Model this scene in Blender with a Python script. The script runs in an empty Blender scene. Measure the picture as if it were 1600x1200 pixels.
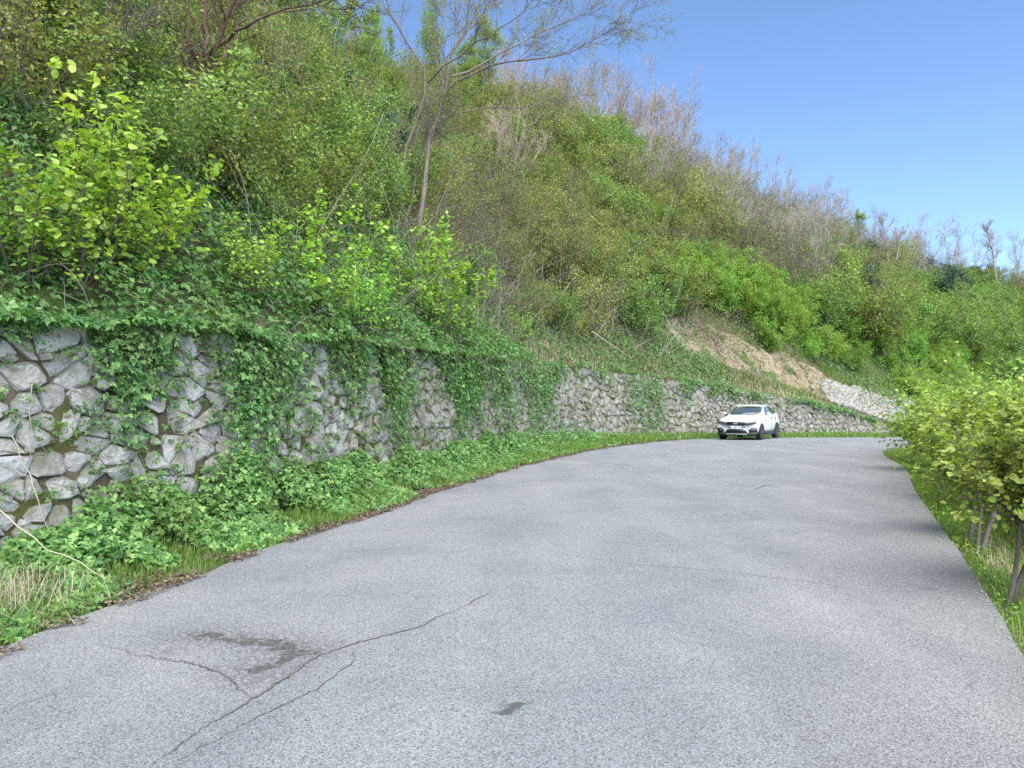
import bpy, math, random
import numpy as np
from mathutils import Vector, Matrix

# ------------------------------------------------------------------ camera, sky, sun, exposure
SC = bpy.context.scene
COL = SC.collection
CAM_Z, F_PX, PITCH = 1.6, 1200.0, math.radians(1.48)
cd = bpy.data.cameras.new("camera"); cam = bpy.data.objects.new("camera", cd); COL.objects.link(cam)
cam.location = (0, 0, CAM_Z); cam.rotation_euler = (math.pi/2 + PITCH, 0, 0)
cd.sensor_width = 36; cd.lens = 27; cd.clip_end = 6000; cd.clip_start = 0.05
SC.camera = cam
SUN_EL, SUN_AZ = math.radians(57), math.radians(162)      # azimuth clockwise from +Y (view direction)
w = bpy.data.worlds.new("World"); SC.world = w; w.use_nodes = True
nt = w.node_tree; bg = nt.nodes["Background"]
sky = nt.nodes.new("ShaderNodeTexSky"); sky.sky_type = 'NISHITA'; sky.sun_disc = False
sky.sun_elevation = SUN_EL; sky.sun_rotation = SUN_AZ
sky.air_density = 1.0; sky.dust_density = 0.0; sky.ozone_density = 5.0; sky.altitude = 1500
nt.links.new(sky.outputs[0], bg.inputs[0]); bg.inputs[1].default_value = 0.075
sd = bpy.data.lights.new("sun", 'SUN'); sun = bpy.data.objects.new("sun", sd); COL.objects.link(sun)
sd.energy = 2.6; sd.angle = math.radians(85); sd.color = (1.0, 0.97, 0.92)
sv = Vector((math.sin(SUN_AZ)*math.cos(SUN_EL), math.cos(SUN_AZ)*math.cos(SUN_EL), math.sin(SUN_EL)))
sun.rotation_euler = sv.to_track_quat('Z', 'Y').to_euler()
vs = SC.view_settings; vs.view_transform = 'Standard'; vs.look = 'None'; vs.gamma = 1.0; vs.exposure = 1.88
SC.render.engine = 'CYCLES'
try:
    SC.cycles.max_bounces = 6; SC.cycles.diffuse_bounces = 3; SC.cycles.transmission_bounces = 4
    SC.cycles.glossy_bounces = 3; SC.cycles.transparent_max_bounces = 6
    SC.cycles.use_adaptive_sampling = True; SC.cycles.adaptive_threshold = 0.012; SC.cycles.use_denoising = False
except Exception:
    pass

RS = np.random.default_rng(11)
random.seed(5)

# ------------------------------------------------------------------ helpers
def link(o, parent=None):
    COL.objects.link(o)
    if parent is not None: o.parent = parent
    return o

def mk_mesh(name, V, faces, mats, rnd=None, smooth=False, fmat=None):
    me = bpy.data.meshes.new(name)
    V = np.asarray(V, dtype=np.float32).reshape(-1, 3)
    if not isinstance(faces, (list, tuple)): faces = [faces]
    faces = [np.asarray(f, dtype=np.int32) for f in faces if len(f)]
    me.vertices.add(len(V)); me.vertices.foreach_set("co", V.ravel())
    lo = np.concatenate([f.ravel() for f in faces]).astype(np.int32)
    ks = np.concatenate([np.full(len(f), f.shape[1], dtype=np.int32) for f in faces])
    st = np.concatenate([[0], np.cumsum(ks)[:-1]]).astype(np.int32)
    me.loops.add(len(lo)); me.loops.foreach_set("vertex_index", lo)
    me.polygons.add(len(ks)); me.polygons.foreach_set("loop_start", st)
    if not isinstance(mats, (list, tuple)): mats = [mats]
    for m in mats: me.materials.append(m)
    if fmat is not None: me.polygons.foreach_set("material_index", np.asarray(fmat, dtype=np.int32))
    me.update(calc_edges=True)
    me.polygons.foreach_set("use_smooth", np.full(len(ks), bool(smooth)))
    if rnd is not None:
        a = me.attributes.new("rnd", 'FLOAT', 'POINT'); a.data.foreach_set("value", np.asarray(rnd, dtype=np.float32))
    return me

def ob(name, me, parent=None): return link(bpy.data.objects.new(name, me), parent)
def empty(name, loc=(0, 0, 0), rz=0.0, sc=1.0):
    o = bpy.data.objects.new(name, None); o.location = loc; o.rotation_euler = (0, 0, rz); o.scale = (sc,)*3
    o.empty_display_size = 0.1
    return link(o)
def tag(o, label=None, cat=None, group=None, kind=None):
    if label: o["label"] = label
    if cat: o["category"] = cat
    if group: o["group"] = group
    if kind: o["kind"] = kind
    return o

class Geo:                       # collects vertex / face blocks into one mesh
    def __init__(s): s.v = []; s.f = {}; s.r = []; s.n = 0
    def add(s, V, F, rnd=None):
        V = np.asarray(V, dtype=np.float32).reshape(-1, 3)
        if not isinstance(F, (list, tuple)) or (len(F) and np.isscalar(F[0])): F = [F]
        for f in F:
            f = np.asarray(f, dtype=np.int64)
            if f.size: s.f.setdefault(f.shape[1], []).append(f + s.n)
        s.v.append(V); s.n += len(V)
        s.r.append(np.zeros(len(V), np.float32) if rnd is None else np.broadcast_to(np.asarray(rnd, np.float32), (len(V),)))
        return s
    def mesh(s, name, mat, smooth=False):
        return mk_mesh(name, np.concatenate(s.v), [np.concatenate(x) for x in s.f.values()], mat, np.concatenate(s.r), smooth)

def box(g, c, h, R=None):
    c = np.array(c, float); h = np.array(h, float)
    V = np.array([[x, y, z] for x in (-1, 1) for y in (-1, 1) for z in (-1, 1)], float)*h
    if R is not None: V = V @ np.array(R).T
    g.add(V + c, np.array([[0,1,3,2],[4,6,7,5],[0,4,5,1],[2,3,7,6],[0,2,6,4],[1,5,7,3]]))

def tubes(P, R, n=3):
    """P (N,K,3), R (N,K) -> verts, quad faces"""
    N, K, _ = P.shape
    T = np.gradient(P, axis=1); T /= np.linalg.norm(T, axis=2, keepdims=True) + 1e-9
    a = np.where(np.abs(T[:, :1, 2:3]) > 0.9, np.array([1., 0, 0]), np.array([0, 0, 1.]))
    X = np.cross(T, np.broadcast_to(a, T.shape)); X /= np.linalg.norm(X, axis=2, keepdims=True) + 1e-9
    Y = np.cross(T, X)
    th = np.arange(n)*2*np.pi/n
    V = P[:, :, None, :] + R[:, :, None, None]*(X[:, :, None, :]*np.cos(th)[None, None, :, None] + Y[:, :, None, :]*np.sin(th)[None, None, :, None])
    idx = np.arange(N*K*n).reshape(N, K, n)
    q = np.stack([idx[:, :-1], np.roll(idx[:, :-1], -1, 2), np.roll(idx[:, 1:], -1, 2), idx[:, 1:]], -1)
    return V.reshape(-1, 3), q.reshape(-1, 4)

def unit(v): return v/(np.linalg.norm(v, axis=-1, keepdims=True) + 1e-9)

def sprout(rg, base, dirs, L, K, r0, taper=0.25, up=0.0, wob=0.1):
    N = len(base); P = np.zeros((N, K, 3)); P[:, 0] = base; d = unit(dirs.astype(float))
    L = np.broadcast_to(np.asarray(L, float), (N,)); r0 = np.broadcast_to(np.asarray(r0, float), (N,))
    for k in range(1, K):
        d = unit(d + wob*rg.normal(size=(N, 3)) + np.array([0, 0, up]))
        P[:, k] = P[:, k-1] + d*(L/(K-1))[:, None]
    R = r0[:, None]*np.linspace(1, taper, K)[None]
    return P, R

def grow(rg, P, R, n, t0, t1, a0, a1, L, K, rr, up=0.0, wob=0.12, fall=0.4, rmin=0.003, taper=0.3):
    N, Kp, _ = P.shape
    pi = np.repeat(np.arange(N), n); M = len(pi)
    t = rg.uniform(t0, t1, M); f = t*(Kp-1); i = np.minimum(f.astype(int), Kp-2); fr = (f-i)[:, None]
    b = P[pi, i]*(1-fr) + P[pi, i+1]*fr; T = unit(P[pi, i+1]-P[pi, i])
    q = unit(np.cross(T, rg.normal(size=(M, 3)))); a = rg.uniform(a0, a1, M)[:, None]
    d = np.cos(a)*T + np.sin(a)*q
    r = np.maximum(rr*(R[pi, i]*(1-fr[:, 0]) + R[pi, i+1]*fr[:, 0]), rmin)
    return sprout(rg, b, d, L*rg.uniform(0.55, 1.25, M)*(1-fall*t), K, r, taper, up, wob)

def along(rg, P, m, t0=0.15, t1=1.0):
    """m random points per polyline -> positions, tangents"""
    N, K, _ = P.shape
    pi = np.repeat(np.arange(N), m); t = rg.uniform(t0, t1, len(pi)); f = t*(K-1); i = np.minimum(f.astype(int), K-2); fr = (f-i)[:, None]
    return P[pi, i]*(1-fr)+P[pi, i+1]*fr, unit(P[pi, i+1]-P[pi, i])

# leaf templates: x across, y along the leaf, z normal
def T_hazel():
    o = [(0, 0, 0), (0, .55, -.02), (0, 1.02, -.1)]
    l = [(-.30, .14, .05), (-.45, .5, .08), (-.30, .82, .02)]
    V = o + l + [(-x, y, z) for x, y, z in l]
    return np.array(V), np.array([[0,1,3],[3,1,4],[4,1,5],[5,1,2],[0,6,1],[6,7,1],[7,8,1],[8,2,1]])
def T_diamond():
    return np.array([(0, 0, 0), (-.3, .45, .07), (0, 1, -.06), (.3, .45, .07)]), np.array([[0, 2, 1], [0, 3, 2]])
def T_tri():
    V, F = [], []
    for k, (a, s, oy) in enumerate(((0, .62, .38), (1.15, .55, .28), (-1.15, .55, .28))):
        c, sn = math.cos(a), math.sin(a)
        q = [(0, 0, 0), (-.34, .45, .09), (-.2, .78, .05), (0, 1, -.1), (.2, .78, .05), (.34, .45, .09)]
        b = len(V)
        for x, y, z in q:
            x, y, z = x*s, y*s, z*s
            V.append((x*c - y*sn, x*sn + y*c + oy, z))
        F += [[b, b+2, b+1], [b, b+3, b+2], [b, b+4, b+3], [b, b+5, b+4]]
    return np.array(V), np.array(F)
TH, TD, TT = T_hazel(), T_diamond(), T_tri()

def leaves(rg, pos, size, tpl, nrm=None, spread=0.8, direction=None, droop=0.25, rnd=None):
    N = len(pos)
    n = rg.normal(size=(N, 3))*spread + (np.array([0, 0, 1.0]) if nrm is None else nrm)
    n = unit(n)
    d = rg.normal(size=(N, 3)) if direction is None else direction + rg.normal(size=(N, 3))*0.5
    d = d + np.array([0, 0, -droop]); d = unit(d - n*np.sum(d*n, 1, keepdims=True)); x = np.cross(d, n)
    sz = np.broadcast_to(np.asarray(size, float), (N,))[:, None, None]
    TV, TF = tpl
    V = pos[:, None, :] + sz*(TV[None, :, 0:1]*x[:, None] + TV[None, :, 1:2]*d[:, None] + TV[None, :, 2:3]*n[:, None])
    F = TF[None] + (np.arange(N)*len(TV))[:, None, None]
    r = rg.random(N) if rnd is None else rnd
    return V.reshape(-1, 3), F.reshape(-1, 3), np.repeat(r, len(TV))

def blades(rg, pos, h, wd, lean=0.5, rnd=None):
    N = len(pos); a = rg.uniform(0, 2*np.pi, N); d = np.stack([np.cos(a), np.sin(a), np.zeros(N)], 1)
    x = np.stack([-np.sin(a), np.cos(a), np.zeros(N)], 1)*np.broadcast_to(wd, (N,))[:, None]
    h = np.broadcast_to(h, (N,))[:, None]; l = (rg.uniform(0.05, 1, N)*lean)[:, None]
    up = np.array([0, 0, 1.0])
    m = pos + h*(0.55*up + d*0.25*l); t = pos + h*((1-0.35*l)*up + d*0.9*l)
    V = np.stack([pos - x, pos + x, m - x*0.7, m + x*0.7, t], 1)
    F = np.array([[0, 1, 3], [0, 3, 2], [2, 3, 4]])[None] + (np.arange(N)*5)[:, None, None]
    r = rg.random(N) if rnd is None else rnd
    return V.reshape(-1, 3), F.reshape(-1, 3), np.repeat(r, 5)

def lattice_noise(x, y, sc, seed=0):
    """cheap smooth value noise"""
    x = np.asarray(x, float)/sc; y = np.asarray(y, float)/sc
    xi, yi = np.floor(x).astype(np.int64), np.floor(y).astype(np.int64); fx, fy = x-xi, y-yi
    fx, fy = fx*fx*(3-2*fx), fy*fy*(3-2*fy)
    def h(a, b):
        n = (a*374761393 + b*668265263 + seed*1442695041) & 0x7fffffff
        n = ((n ^ (n >> 13))*1274126177) & 0x7fffffff
        return ((n ^ (n >> 16)) & 0xffff)/65535.0
    return (h(xi, yi)*(1-fx)+h(xi+1, yi)*fx)*(1-fy) + (h(xi, yi+1)*(1-fx)+h(xi+1, yi+1)*fx)*fy

# ------------------------------------------------------------------ materials
class NB:
    def __init__(s, name):
        s.m = bpy.data.materials.new(name); s.m.use_nodes = True; s.t = s.m.node_tree
        s.b = s.t.nodes["Principled BSDF"]; s.out = s.t.nodes["Material Output"]
    def n(s, typ, **kw):
        n = s.t.nodes.new(typ)
        for k, v in kw.items():
            if k.startswith("i_"):
                n.inputs[k[2:].replace("_", " ")].default_value = v
            else: setattr(n, k, v)
        return n
    def l(s, a, b): s.t.links.new(a, b)
    def ramp(s, src, stops, interp='LINEAR'):
        r = s.n("ShaderNodeValToRGB"); r.color_ramp.interpolation = interp
        el = r.color_ramp.elements
        while len(el) < len(stops): el.new(0.5)
        for e, (p, c) in zip(el, stops):
            e.position = p; e.color = (*c, 1) if len(c) == 3 else c
        s.l(src, r.inputs[0]); return r.outputs[0]
    def noise(s, scale, detail=4, rough=0.6, vec=None, dist=0.0):
        n = s.n("ShaderNodeTexNoise"); n.inputs["Scale"].default_value = scale; n.inputs["Detail"].default_value = detail
        n.inputs["Roughness"].default_value = rough; n.inputs["Distortion"].default_value = dist
        if vec is not None: s.l(vec, n.inputs["Vector"])
        return n.outputs["Fac"]
    def vor(s, scale, feature='F1', vec=None, out="Distance"):
        n = s.n("ShaderNodeTexVoronoi"); n.feature = feature; n.inputs["Scale"].default_value = scale
        if vec is not None: s.l(vec, n.inputs["Vector"])
        return n.outputs[out]
    def mix(s, f, a, b, typ='MIX'):
        n = s.n("ShaderNodeMix"); n.data_type = 'RGBA'; n.blend_type = typ
        for sock, v in ((n.inputs[0], f), (n.inputs[6], a), (n.inputs[7], b)):
            if hasattr(v, "is_linked") or hasattr(v, "links"): s.l(v, sock)
            elif isinstance(v, (int, float)): sock.default_value = v
            else: sock.default_value = (*v, 1) if len(v) == 3 else v
        return n.outputs[2]
    def math(s, op, a, b=None, clamp=False):
        n = s.n("ShaderNodeMath"); n.operation = op; n.use_clamp = clamp
        for k, v in enumerate((a, b)):
            if v is None: continue
            if isinstance(v, (int, float)): n.inputs[k].default_value = v
            else: s.l(v, n.inputs[k])
        return n.outputs[0]
    def vmath(s, op, a, b=None, out=0):
        n = s.n("ShaderNodeVectorMath"); n.operation = op
        for k, v in enumerate((a, b)):
            if v is None: continue
            if isinstance(v, (tuple, list)): n.inputs[k].default_value = v
            else: s.l(v, n.inputs[k])
        return n.outputs[out]
    def coord(s, which="Object"): return s.n("ShaderNodeTexCoord").outputs[which]
    def attr(s, name="rnd"):
        n = s.n("ShaderNodeAttribute"); n.attribute_name = name; return n.outputs["Fac"]
    def orand(s): return s.n("ShaderNodeObjectInfo").outputs["Random"]
    def bump(s, h, strength=0.5, dist=0.02, prev=None):
        n = s.n("ShaderNodeBump"); n.inputs["Strength"].default_value = strength; n.inputs["Distance"].default_value = dist
        s.l(h, n.inputs["Height"])
        if prev is not None: s.l(prev, n.inputs["Normal"])
        return n.outputs[0]
    def base(s, c):
        if isinstance(c, tuple): s.b.inputs["Base Color"].default_value = (*c, 1)
        else: s.l(c, s.b.inputs["Base Color"])
    def set(s, **kw):
        for k, v in kw.items():
            i = s.b.inputs[k.replace("_", " ")]
            if isinstance(v, (int, float, tuple)): i.default_value = v
            else: s.l(v, i)
        return s

def leaf_mat(name, cols, trans=0.4, rough=0.5, spec=0.35, patch=None, ovar=0.35, gain=1.3):
    b = NB(name)
    cols = [tuple(min(.8, x*gain) for x in q) for q in cols]; k = len(cols)
    c = b.ramp(b.attr(), [(i/(k-1), cols[i]) for i in range(k)])
    if patch:
        geo = b.n("ShaderNodeNewGeometry").outputs["Position"]
        f = b.ramp(b.noise(patch[0], 3, 0.6, geo), [(0.42, (0, 0, 0)), (0.62, (1, 1, 1))])
        c = b.mix(f, c, b.mix(0.75, c, patch[1]))
    hs = b.n("ShaderNodeHueSaturation")
    r = b.orand()
    b.l(b.math('ADD', b.math('MULTIPLY', r, 0.05), 0.475), hs.inputs["Hue"])
    b.l(b.math('ADD', b.math('MULTIPLY', b.math('FRACT', b.math('MULTIPLY', r, 7.31)), ovar), 1-ovar/2), hs.inputs["Value"])
    b.l(c, hs.inputs["Color"]); c = hs.outputs[0]
    b.base(c); b.set(Roughness=rough, Specular_IOR_Level=spec)
    tr = b.n("ShaderNodeBsdfTranslucent")
    b.l(b.mix(1.0, c, (1.12, 1.15, 0.5), 'MULTIPLY'), tr.inputs["Color"])
    mx = b.n("ShaderNodeMixShader"); mx.inputs[0].default_value = trans
    b.l(b.b.outputs[0], mx.inputs[1]); b.l(tr.outputs[0], mx.inputs[2]); b.l(mx.outputs[0], b.out.inputs[0])
    return b.m

def bark_mat(name, a, c, scale=9.0):
    b = NB(name); co = b.coord()
    mp = b.n("ShaderNodeMapping"); mp.inputs["Scale"].default_value = (1, 1, 0.3); b.l(co, mp.inputs[0])
    f = b.noise(scale, 5, 0.65, mp.outputs[0])
    col = b.ramp(f, [(0.3, a), (0.68, c)])
    col = b.mix(b.math('MULTIPLY', b.orand(), 0.4), col, tuple(min(1, x*0.6) for x in a))
    b.base(col); b.set(Roughness=0.9, Specular_IOR_Level=0.15, Normal=b.bump(b.noise(scale*4, 4, 0.7, mp.outputs[0]), 0.6, 0.02)); return b.m

M = {}
M['leaf_hazel'] = leaf_mat('hazel_leaf', [(.10,.19,.036), (.18,.32,.05), (.27,.44,.07), (.40,.55,.11)], .45)
M['leaf_hazel_r'] = leaf_mat('orchard_leaf_near', [(.095,.165,.034), (.165,.265,.05), (.245,.36,.07), (.35,.46,.11)], .42)
M['leaf_orchard'] = leaf_mat('orchard_leaf', [(.075,.155,.025), (.13,.24,.035), (.19,.32,.045), (.27,.40,.07)], .38, gain=1.35)
M['leaf_green'] = leaf_mat('green_leaf', [(.045,.09,.022), (.09,.155,.032), (.15,.23,.045), (.25,.33,.075)], .36, gain=1.45)
M['leaf_bramble'] = leaf_mat('bramble_leaf', [(.024,.065,.018), (.045,.11,.028), (.08,.17,.038), (.14,.24,.06), (.23,.32,.10)], .3, .42, .45, (1.6, (.12,.19,.04)), gain=1.5)
M['leaf_ivy'] = leaf_mat('wall_ivy_leaf', [(.03,.075,.022), (.065,.135,.037), (.11,.195,.055), (.20,.29,.095)], .32, .45, .4, (1.3, (.14,.20,.055)), gain=1.75)
M['leaf_olive'] = leaf_mat('olive_leaf', [(.09,.115,.035), (.15,.18,.045), (.21,.25,.055), (.30,.31,.09)], .38, gain=1.4)
M['leaf_yellow'] = leaf_mat('yellow_leaf', [(.15,.19,.035), (.24,.28,.045), (.33,.35,.06)], .4)
M['leaf_pale'] = leaf_mat('pale_leaf', [(.13,.20,.045), (.20,.30,.06), (.28,.40,.085)], .45, gain=1.35)
M['leaf_dark'] = leaf_mat('evergreen_leaf', [(.010,.03,.016), (.02,.052,.024), (.038,.085,.034), (.07,.13,.05)], .15, .4, .5)
M['leaf_bud'] = leaf_mat('bud', [(.16,.12,.085), (.24,.17,.12), (.30,.24,.14)], .3)
M['grass'] = leaf_mat('grass_blade', [(.05,.12,.016), (.085,.18,.022), (.14,.25,.035), (.24,.28,.09)], .35, .5, .3, (0.9, (.16,.2,.05)))
M['straw'] = leaf_mat('dry_straw', [(.26,.22,.14), (.38,.33,.22), (.46,.42,.31)], .2)
M['litter'] = leaf_mat('dead_leaf', [(.06,.042,.03), (.12,.085,.055), (.20,.15,.10), (.27,.22,.16)], .1, .8, .2, gain=.8)
M['bark_grey'] = bark_mat('grey_bark', (.10,.088,.076), (.25,.225,.20))
M['bark_red'] = bark_mat('reddish_bark', (.085,.056,.042), (.23,.155,.115))
M['bark_mid'] = bark_mat('grey_brown_bark', (.13,.105,.09), (.29,.24,.205))
M['bark_brown'] = bark_mat('brown_bark', (.06,.05,.042), (.18,.15,.125))
M['bark_pale'] = bark_mat('pale_bark', (.22,.19,.16), (.46,.41,.36))
M['bark_dark'] = bark_mat('dark_bark', (.04,.034,.03), (.13,.112,.098))
M['twig'] = bark_mat('twig_bark', (.105,.09,.072), (.27,.235,.195), 3)
M['stem_pale'] = bark_mat('dead_stem', (.27,.235,.19), (.52,.465,.40), 3)
M['leaf_under'] = leaf_mat('undergrowth_leaf', [(.02,.05,.02), (.042,.095,.03), (.075,.14,.04), (.14,.21,.06)], .28, .5, .4, (.5, (.10,.14,.035)))
M['twig_pink'] = bark_mat('pinkish_twig', (.34,.265,.22), (.55,.45,.38), 3)
M['twig_light'] = bark_mat('light_twig', (.27,.245,.215), (.48,.44,.395), 3)

def simple(name, c, rough=0.5, metal=0.0, spec=0.5, coat=0.0):
    b = NB(name); f = b.noise(14, 3, 0.6, b.coord())
    b.base(b.mix(f, tuple(x*0.94 for x in c), tuple(min(1, x*1.05) for x in c))); b.set(Roughness=rough, Metallic=metal, Specular_IOR_Level=spec)
    if coat: b.set(Coat_Weight=coat, Coat_Roughness=0.04)
    return b.m

def stone_mat(name, lo, hi, moss=(.075, .08, .022), moss_amt=0.6, tan=0.25):
    b = NB(name); co = b.coord("Object"); r = b.attr()
    f = b.noise(2.6, 7, 0.62, co, 0.4)
    c = b.ramp(f, [(0.28, lo), (0.5, tuple((x+y)/2 for x, y in zip(lo, hi))), (0.72, hi)])
    c = b.mix(b.math('MULTIPLY', r, 0.55), c, tuple(x*0.55 for x in lo))
    c = b.mix(b.math('MULTIPLY', b.math('FRACT', b.math('MULTIPLY', r, 5.7)), tan), c, (.36,.31,.22))
    sp = b.ramp(b.noise(34, 4, 0.7, co), [(0.56, (0, 0, 0)), (0.7, (1, 1, 1))])
    c = b.mix(b.math('MULTIPLY', sp, 0.4), c, tuple(min(1, x*1.5) for x in hi))
    dk = b.ramp(b.noise(9, 6, 0.7, co), [(0.32, (1, 1, 1)), (0.46, (0, 0, 0))])
    c = b.mix(b.math('MULTIPLY', dk, 0.55), c, tuple(x*0.35 for x in lo))
    nz = b.n("ShaderNodeSeparateXYZ"); b.l(b.n("ShaderNodeNewGeometry").outputs["Normal"], nz.inputs[0])
    mf = b.math('MULTIPLY', b.ramp(b.math('ADD', b.math('MULTIPLY', nz.outputs[2], 0.45), b.noise(3.2, 5, 0.65, co)), [(0.58, (0, 0, 0)), (0.78, (1, 1, 1))]), moss_amt)
    c = b.mix(mf, c, moss)
    b.base(c); b.set(Roughness=0.88, Specular_IOR_Level=0.3)
    n1 = b.bump(b.noise(5, 6, 0.65, co, 0.5), 0.7, 0.06); n2 = b.bump(b.noise(40, 5, 0.7, co), 0.5, 0.012, n1)
    b.set(Normal=n2); return b.m
M['stone'] = stone_mat('grey_wall_stone', (.30,.30,.288), (.55,.55,.53), moss_amt=.65)
M['stone_far'] = stone_mat('dull_mossy_stone', (.20,.20,.185), (.40,.40,.365), moss_amt=.85, tan=.35)
M['stone_pale'] = stone_mat('pale_stone', (.26,.255,.235), (.42,.415,.385), moss_amt=0.2, tan=0.4)

def soil_mat(name, cols, green=None, gs=0.5, bump=0.05):
    b = NB(name); co = b.coord("Object")
    f = b.noise(1.7, 8, 0.68, co, 0.3)
    k = len(cols); c = b.ramp(f, [(0.28+0.44*i/(k-1), cols[i]) for i in range(k)])
    if green:
        g = b.ramp(b.noise(gs, 5, 0.65, co), [(0.42, (0, 0, 0)), (0.58, (1, 1, 1))])
        c = b.mix(b.math('MULTIPLY', g, 0.85), c, b.ramp(b.noise(6, 5, 0.7, co), [(0.3, green[0]), (0.7, green[1])]))
    b.base(c); b.set(Roughness=0.95, Specular_IOR_Level=0.1)
    n1 = b.bump(b.noise(3, 8, 0.7, co), 0.8, bump*3); b.set(Normal=b.bump(b.noise(30, 5, 0.75, co), 0.7, bump*0.4, n1)); return b.m
M['hill'] = soil_mat('hillside_soil', [(.06,.05,.034), (.115,.095,.065), (.18,.15,.105)], ((.05,.09,.02), (.11,.165,.04)), 0.35)
M['verge'] = soil_mat('verge_soil', [(.06,.048,.036), (.12,.10,.075), (.19,.165,.13)], ((.04,.075,.016), (.085,.13,.03)), 0.9, 0.03)
M['core'] = soil_mat('joint_soil', [(.05,.044,.028), (.115,.10,.064), (.19,.17,.12)], ((.07,.075,.02), (.13,.13,.04)), 1.4)
M['earth'] = soil_mat('bare_earth', [(.14,.10,.066), (.28,.215,.14), (.40,.335,.24), (.33,.225,.12)], None, 1, 0.15)

# asphalt with chippings, wear, crazed patch
def seg_dist(b, p, a, c):
    bx = (c[0]-a[0], c[1]-a[1], 0.0); bb = bx[0]**2 + bx[1]**2
    pa = b.vmath('SUBTRACT', p, (a[0], a[1], 0))
    h = b.math('DIVIDE', b.vmath('DOT_PRODUCT', pa, bx, 1), bb, True)
    sc = b.n("ShaderNodeVectorMath"); sc.operation = 'SCALE'; sc.inputs[0].default_value = bx; b.l(h, sc.inputs["Scale"])
    return b.vmath('LENGTH', b.vmath('SUBTRACT', pa, sc.outputs[0]), None, 1)
def asphalt():
    b = NB('worn_asphalt'); co = b.coord("Object")
    flat = b.vmath('MULTIPLY', co, (1, 1, 0))
    chip = b.vor(130, 'F1', co, "Color")
    sep = b.n("ShaderNodeSeparateXYZ"); b.l(chip, sep.inputs[0])
    c = b.ramp(sep.outputs[0], [(0.0, (.085,.085,.085)), (0.12, (.215,.215,.215)), (0.5, (.325,.327,.33)), (1.0, (.48,.48,.48))])
    edge = b.vor(130, 'DISTANCE_TO_EDGE', co)
    c = b.mix(b.ramp(edge, [(0.02, (.8,.8,.8)), (0.12, (0, 0, 0))]), c, (.16,.16,.16))
    fine = b.ramp(b.noise(210, 3, 0.7, co), [(0.36, (.62,.62,.62)), (0.66, (1.28,1.28,1.28))])
    c = b.mix(0.7, c, fine, 'MULTIPLY')
    # lanes of wear following the road (rotated, stretched noise) and broad blotches
    mp = b.n("ShaderNodeMapping"); mp.inputs["Rotation"].default_value = (0, 0, math.radians(20)); mp.inputs["Scale"].default_value = (1.1, 0.09, 1)
    b.l(co, mp.inputs[0])
    lane = b.noise(1.0, 4, 0.6, mp.outputs[0])
    c = b.mix(0.45, c, b.ramp(lane, [(0.3, (.80,.80,.80)), (0.7, (1.16,1.15,1.13))]), 'MULTIPLY')
    blot = b.noise(0.55, 6, 0.65, co, 0.6)
    c = b.mix(0.9, c, b.ramp(blot, [(0.3, (.80,.81,.83)), (0.52, (1, 1, 1)), (0.72, (1.17,1.15,1.10))]), 'MULTIPLY')
    spots = b.ramp(b.noise(3.5, 3, 0.5, co), [(0.24, (1, 1, 1)), (0.33, (0, 0, 0))])
    c = b.mix(b.math('MULTIPLY', spots, 0.35), c, (.10,.10,.10))
    # dusty tan rim at the right-hand edge band
    c = b.mix(1.0, c, (.71, .745, .75), 'MULTIPLY')
    wn = b.math('ADD', b.attr(), b.math('MULTIPLY', b.math('SUBTRACT', b.noise(.8, 4, .6, co), .5), .10))
    c = b.mix(.6, c, b.ramp(wn, [(0.0, (.86,.84,.80)), (.05, (1.0,1.0,1.0)), (.15, (.93,.93,.94)), (.25, (1.05,1.05,1.04)), (.38, (.97,.97,.98)), (.5, (1.06,1.06,1.05)), (.62, (.96,.96,.97)), (.74, (1.05,1.04,1.03)), (.88, (.98,.95,.93)), (.95, (1.02,.96,.90)), (1.0, (.88,.82,.74))]), 'MULTIPLY')
    # crazed dark patch
    wob = b.n("ShaderNodeTexNoise"); wob.inputs["Scale"].default_value = 5.5; wob.inputs["Detail"].default_value = 5; b.l(co, wob.inputs["Vector"])
    ofs = b.vmath('SCALE', b.vmath('SUBTRACT', wob.outputs["Color"], (.5, .5, .5))); ofs.node.inputs["Scale"].default_value = 0.42
    p = b.vmath('MULTIPLY', b.vmath('ADD', co, ofs), (1, 1, 0))
    d1 = seg_dist(b, p, (-2.10, 5.33), (-1.34, 5.02)); d2 = seg_dist(b, p, (-1.34, 5.02), (-1.52, 4.62)); d3 = seg_dist(b, p, (-.02, 4.05), (.05, 4.06))
    d12 = b.math('MINIMUM', d1, d2)
    ring = b.ramp(d12, [(0.06, (1, 1, 1)), (0.11, (0, 0, 0))])
    cr = b.ramp(b.vor(20, 'DISTANCE_TO_EDGE', b.vmath('ADD', co, b.vmath('MULTIPLY', ofs, (.25, .25, 0)))), [(0.04, (1, 1, 1)), (0.16, (0, 0, 0))])
    near = b.ramp(d12, [(0.12, (1, 1, 1)), (0.42, (0, 0, 0))])
    dark = b.math('MAXIMUM', b.math('MULTIPLY', b.math('MULTIPLY', ring, b.math('ADD', b.math('MULTIPLY', cr, .4), .75, True)), b.ramp(b.noise(16, 6, 0.7, co), [(0.40, (.12,.12,.12)), (0.47, (1, 1, 1))])), b.math('MULTIPLY', cr, b.math('MULTIPLY', near, 0.55)))
    dark = b.math('MAXIMUM', dark, b.ramp(d3, [(0.02, (.9,.9,.9)), (0.075, (0, 0, 0))]))
    c = b.mix(b.math('MULTIPLY', dark, 0.88), c, (.045,.044,.036))
    b.base(c); b.set(Roughness=0.86, Specular_IOR_Level=0.3)
    h = b.math('SUBTRACT', b.math('ADD', b.math('MULTIPLY', edge, 1.5), b.math('MULTIPLY', sep.outputs[1], 0.5)), b.math('MULTIPLY', dark, 1.2))
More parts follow.
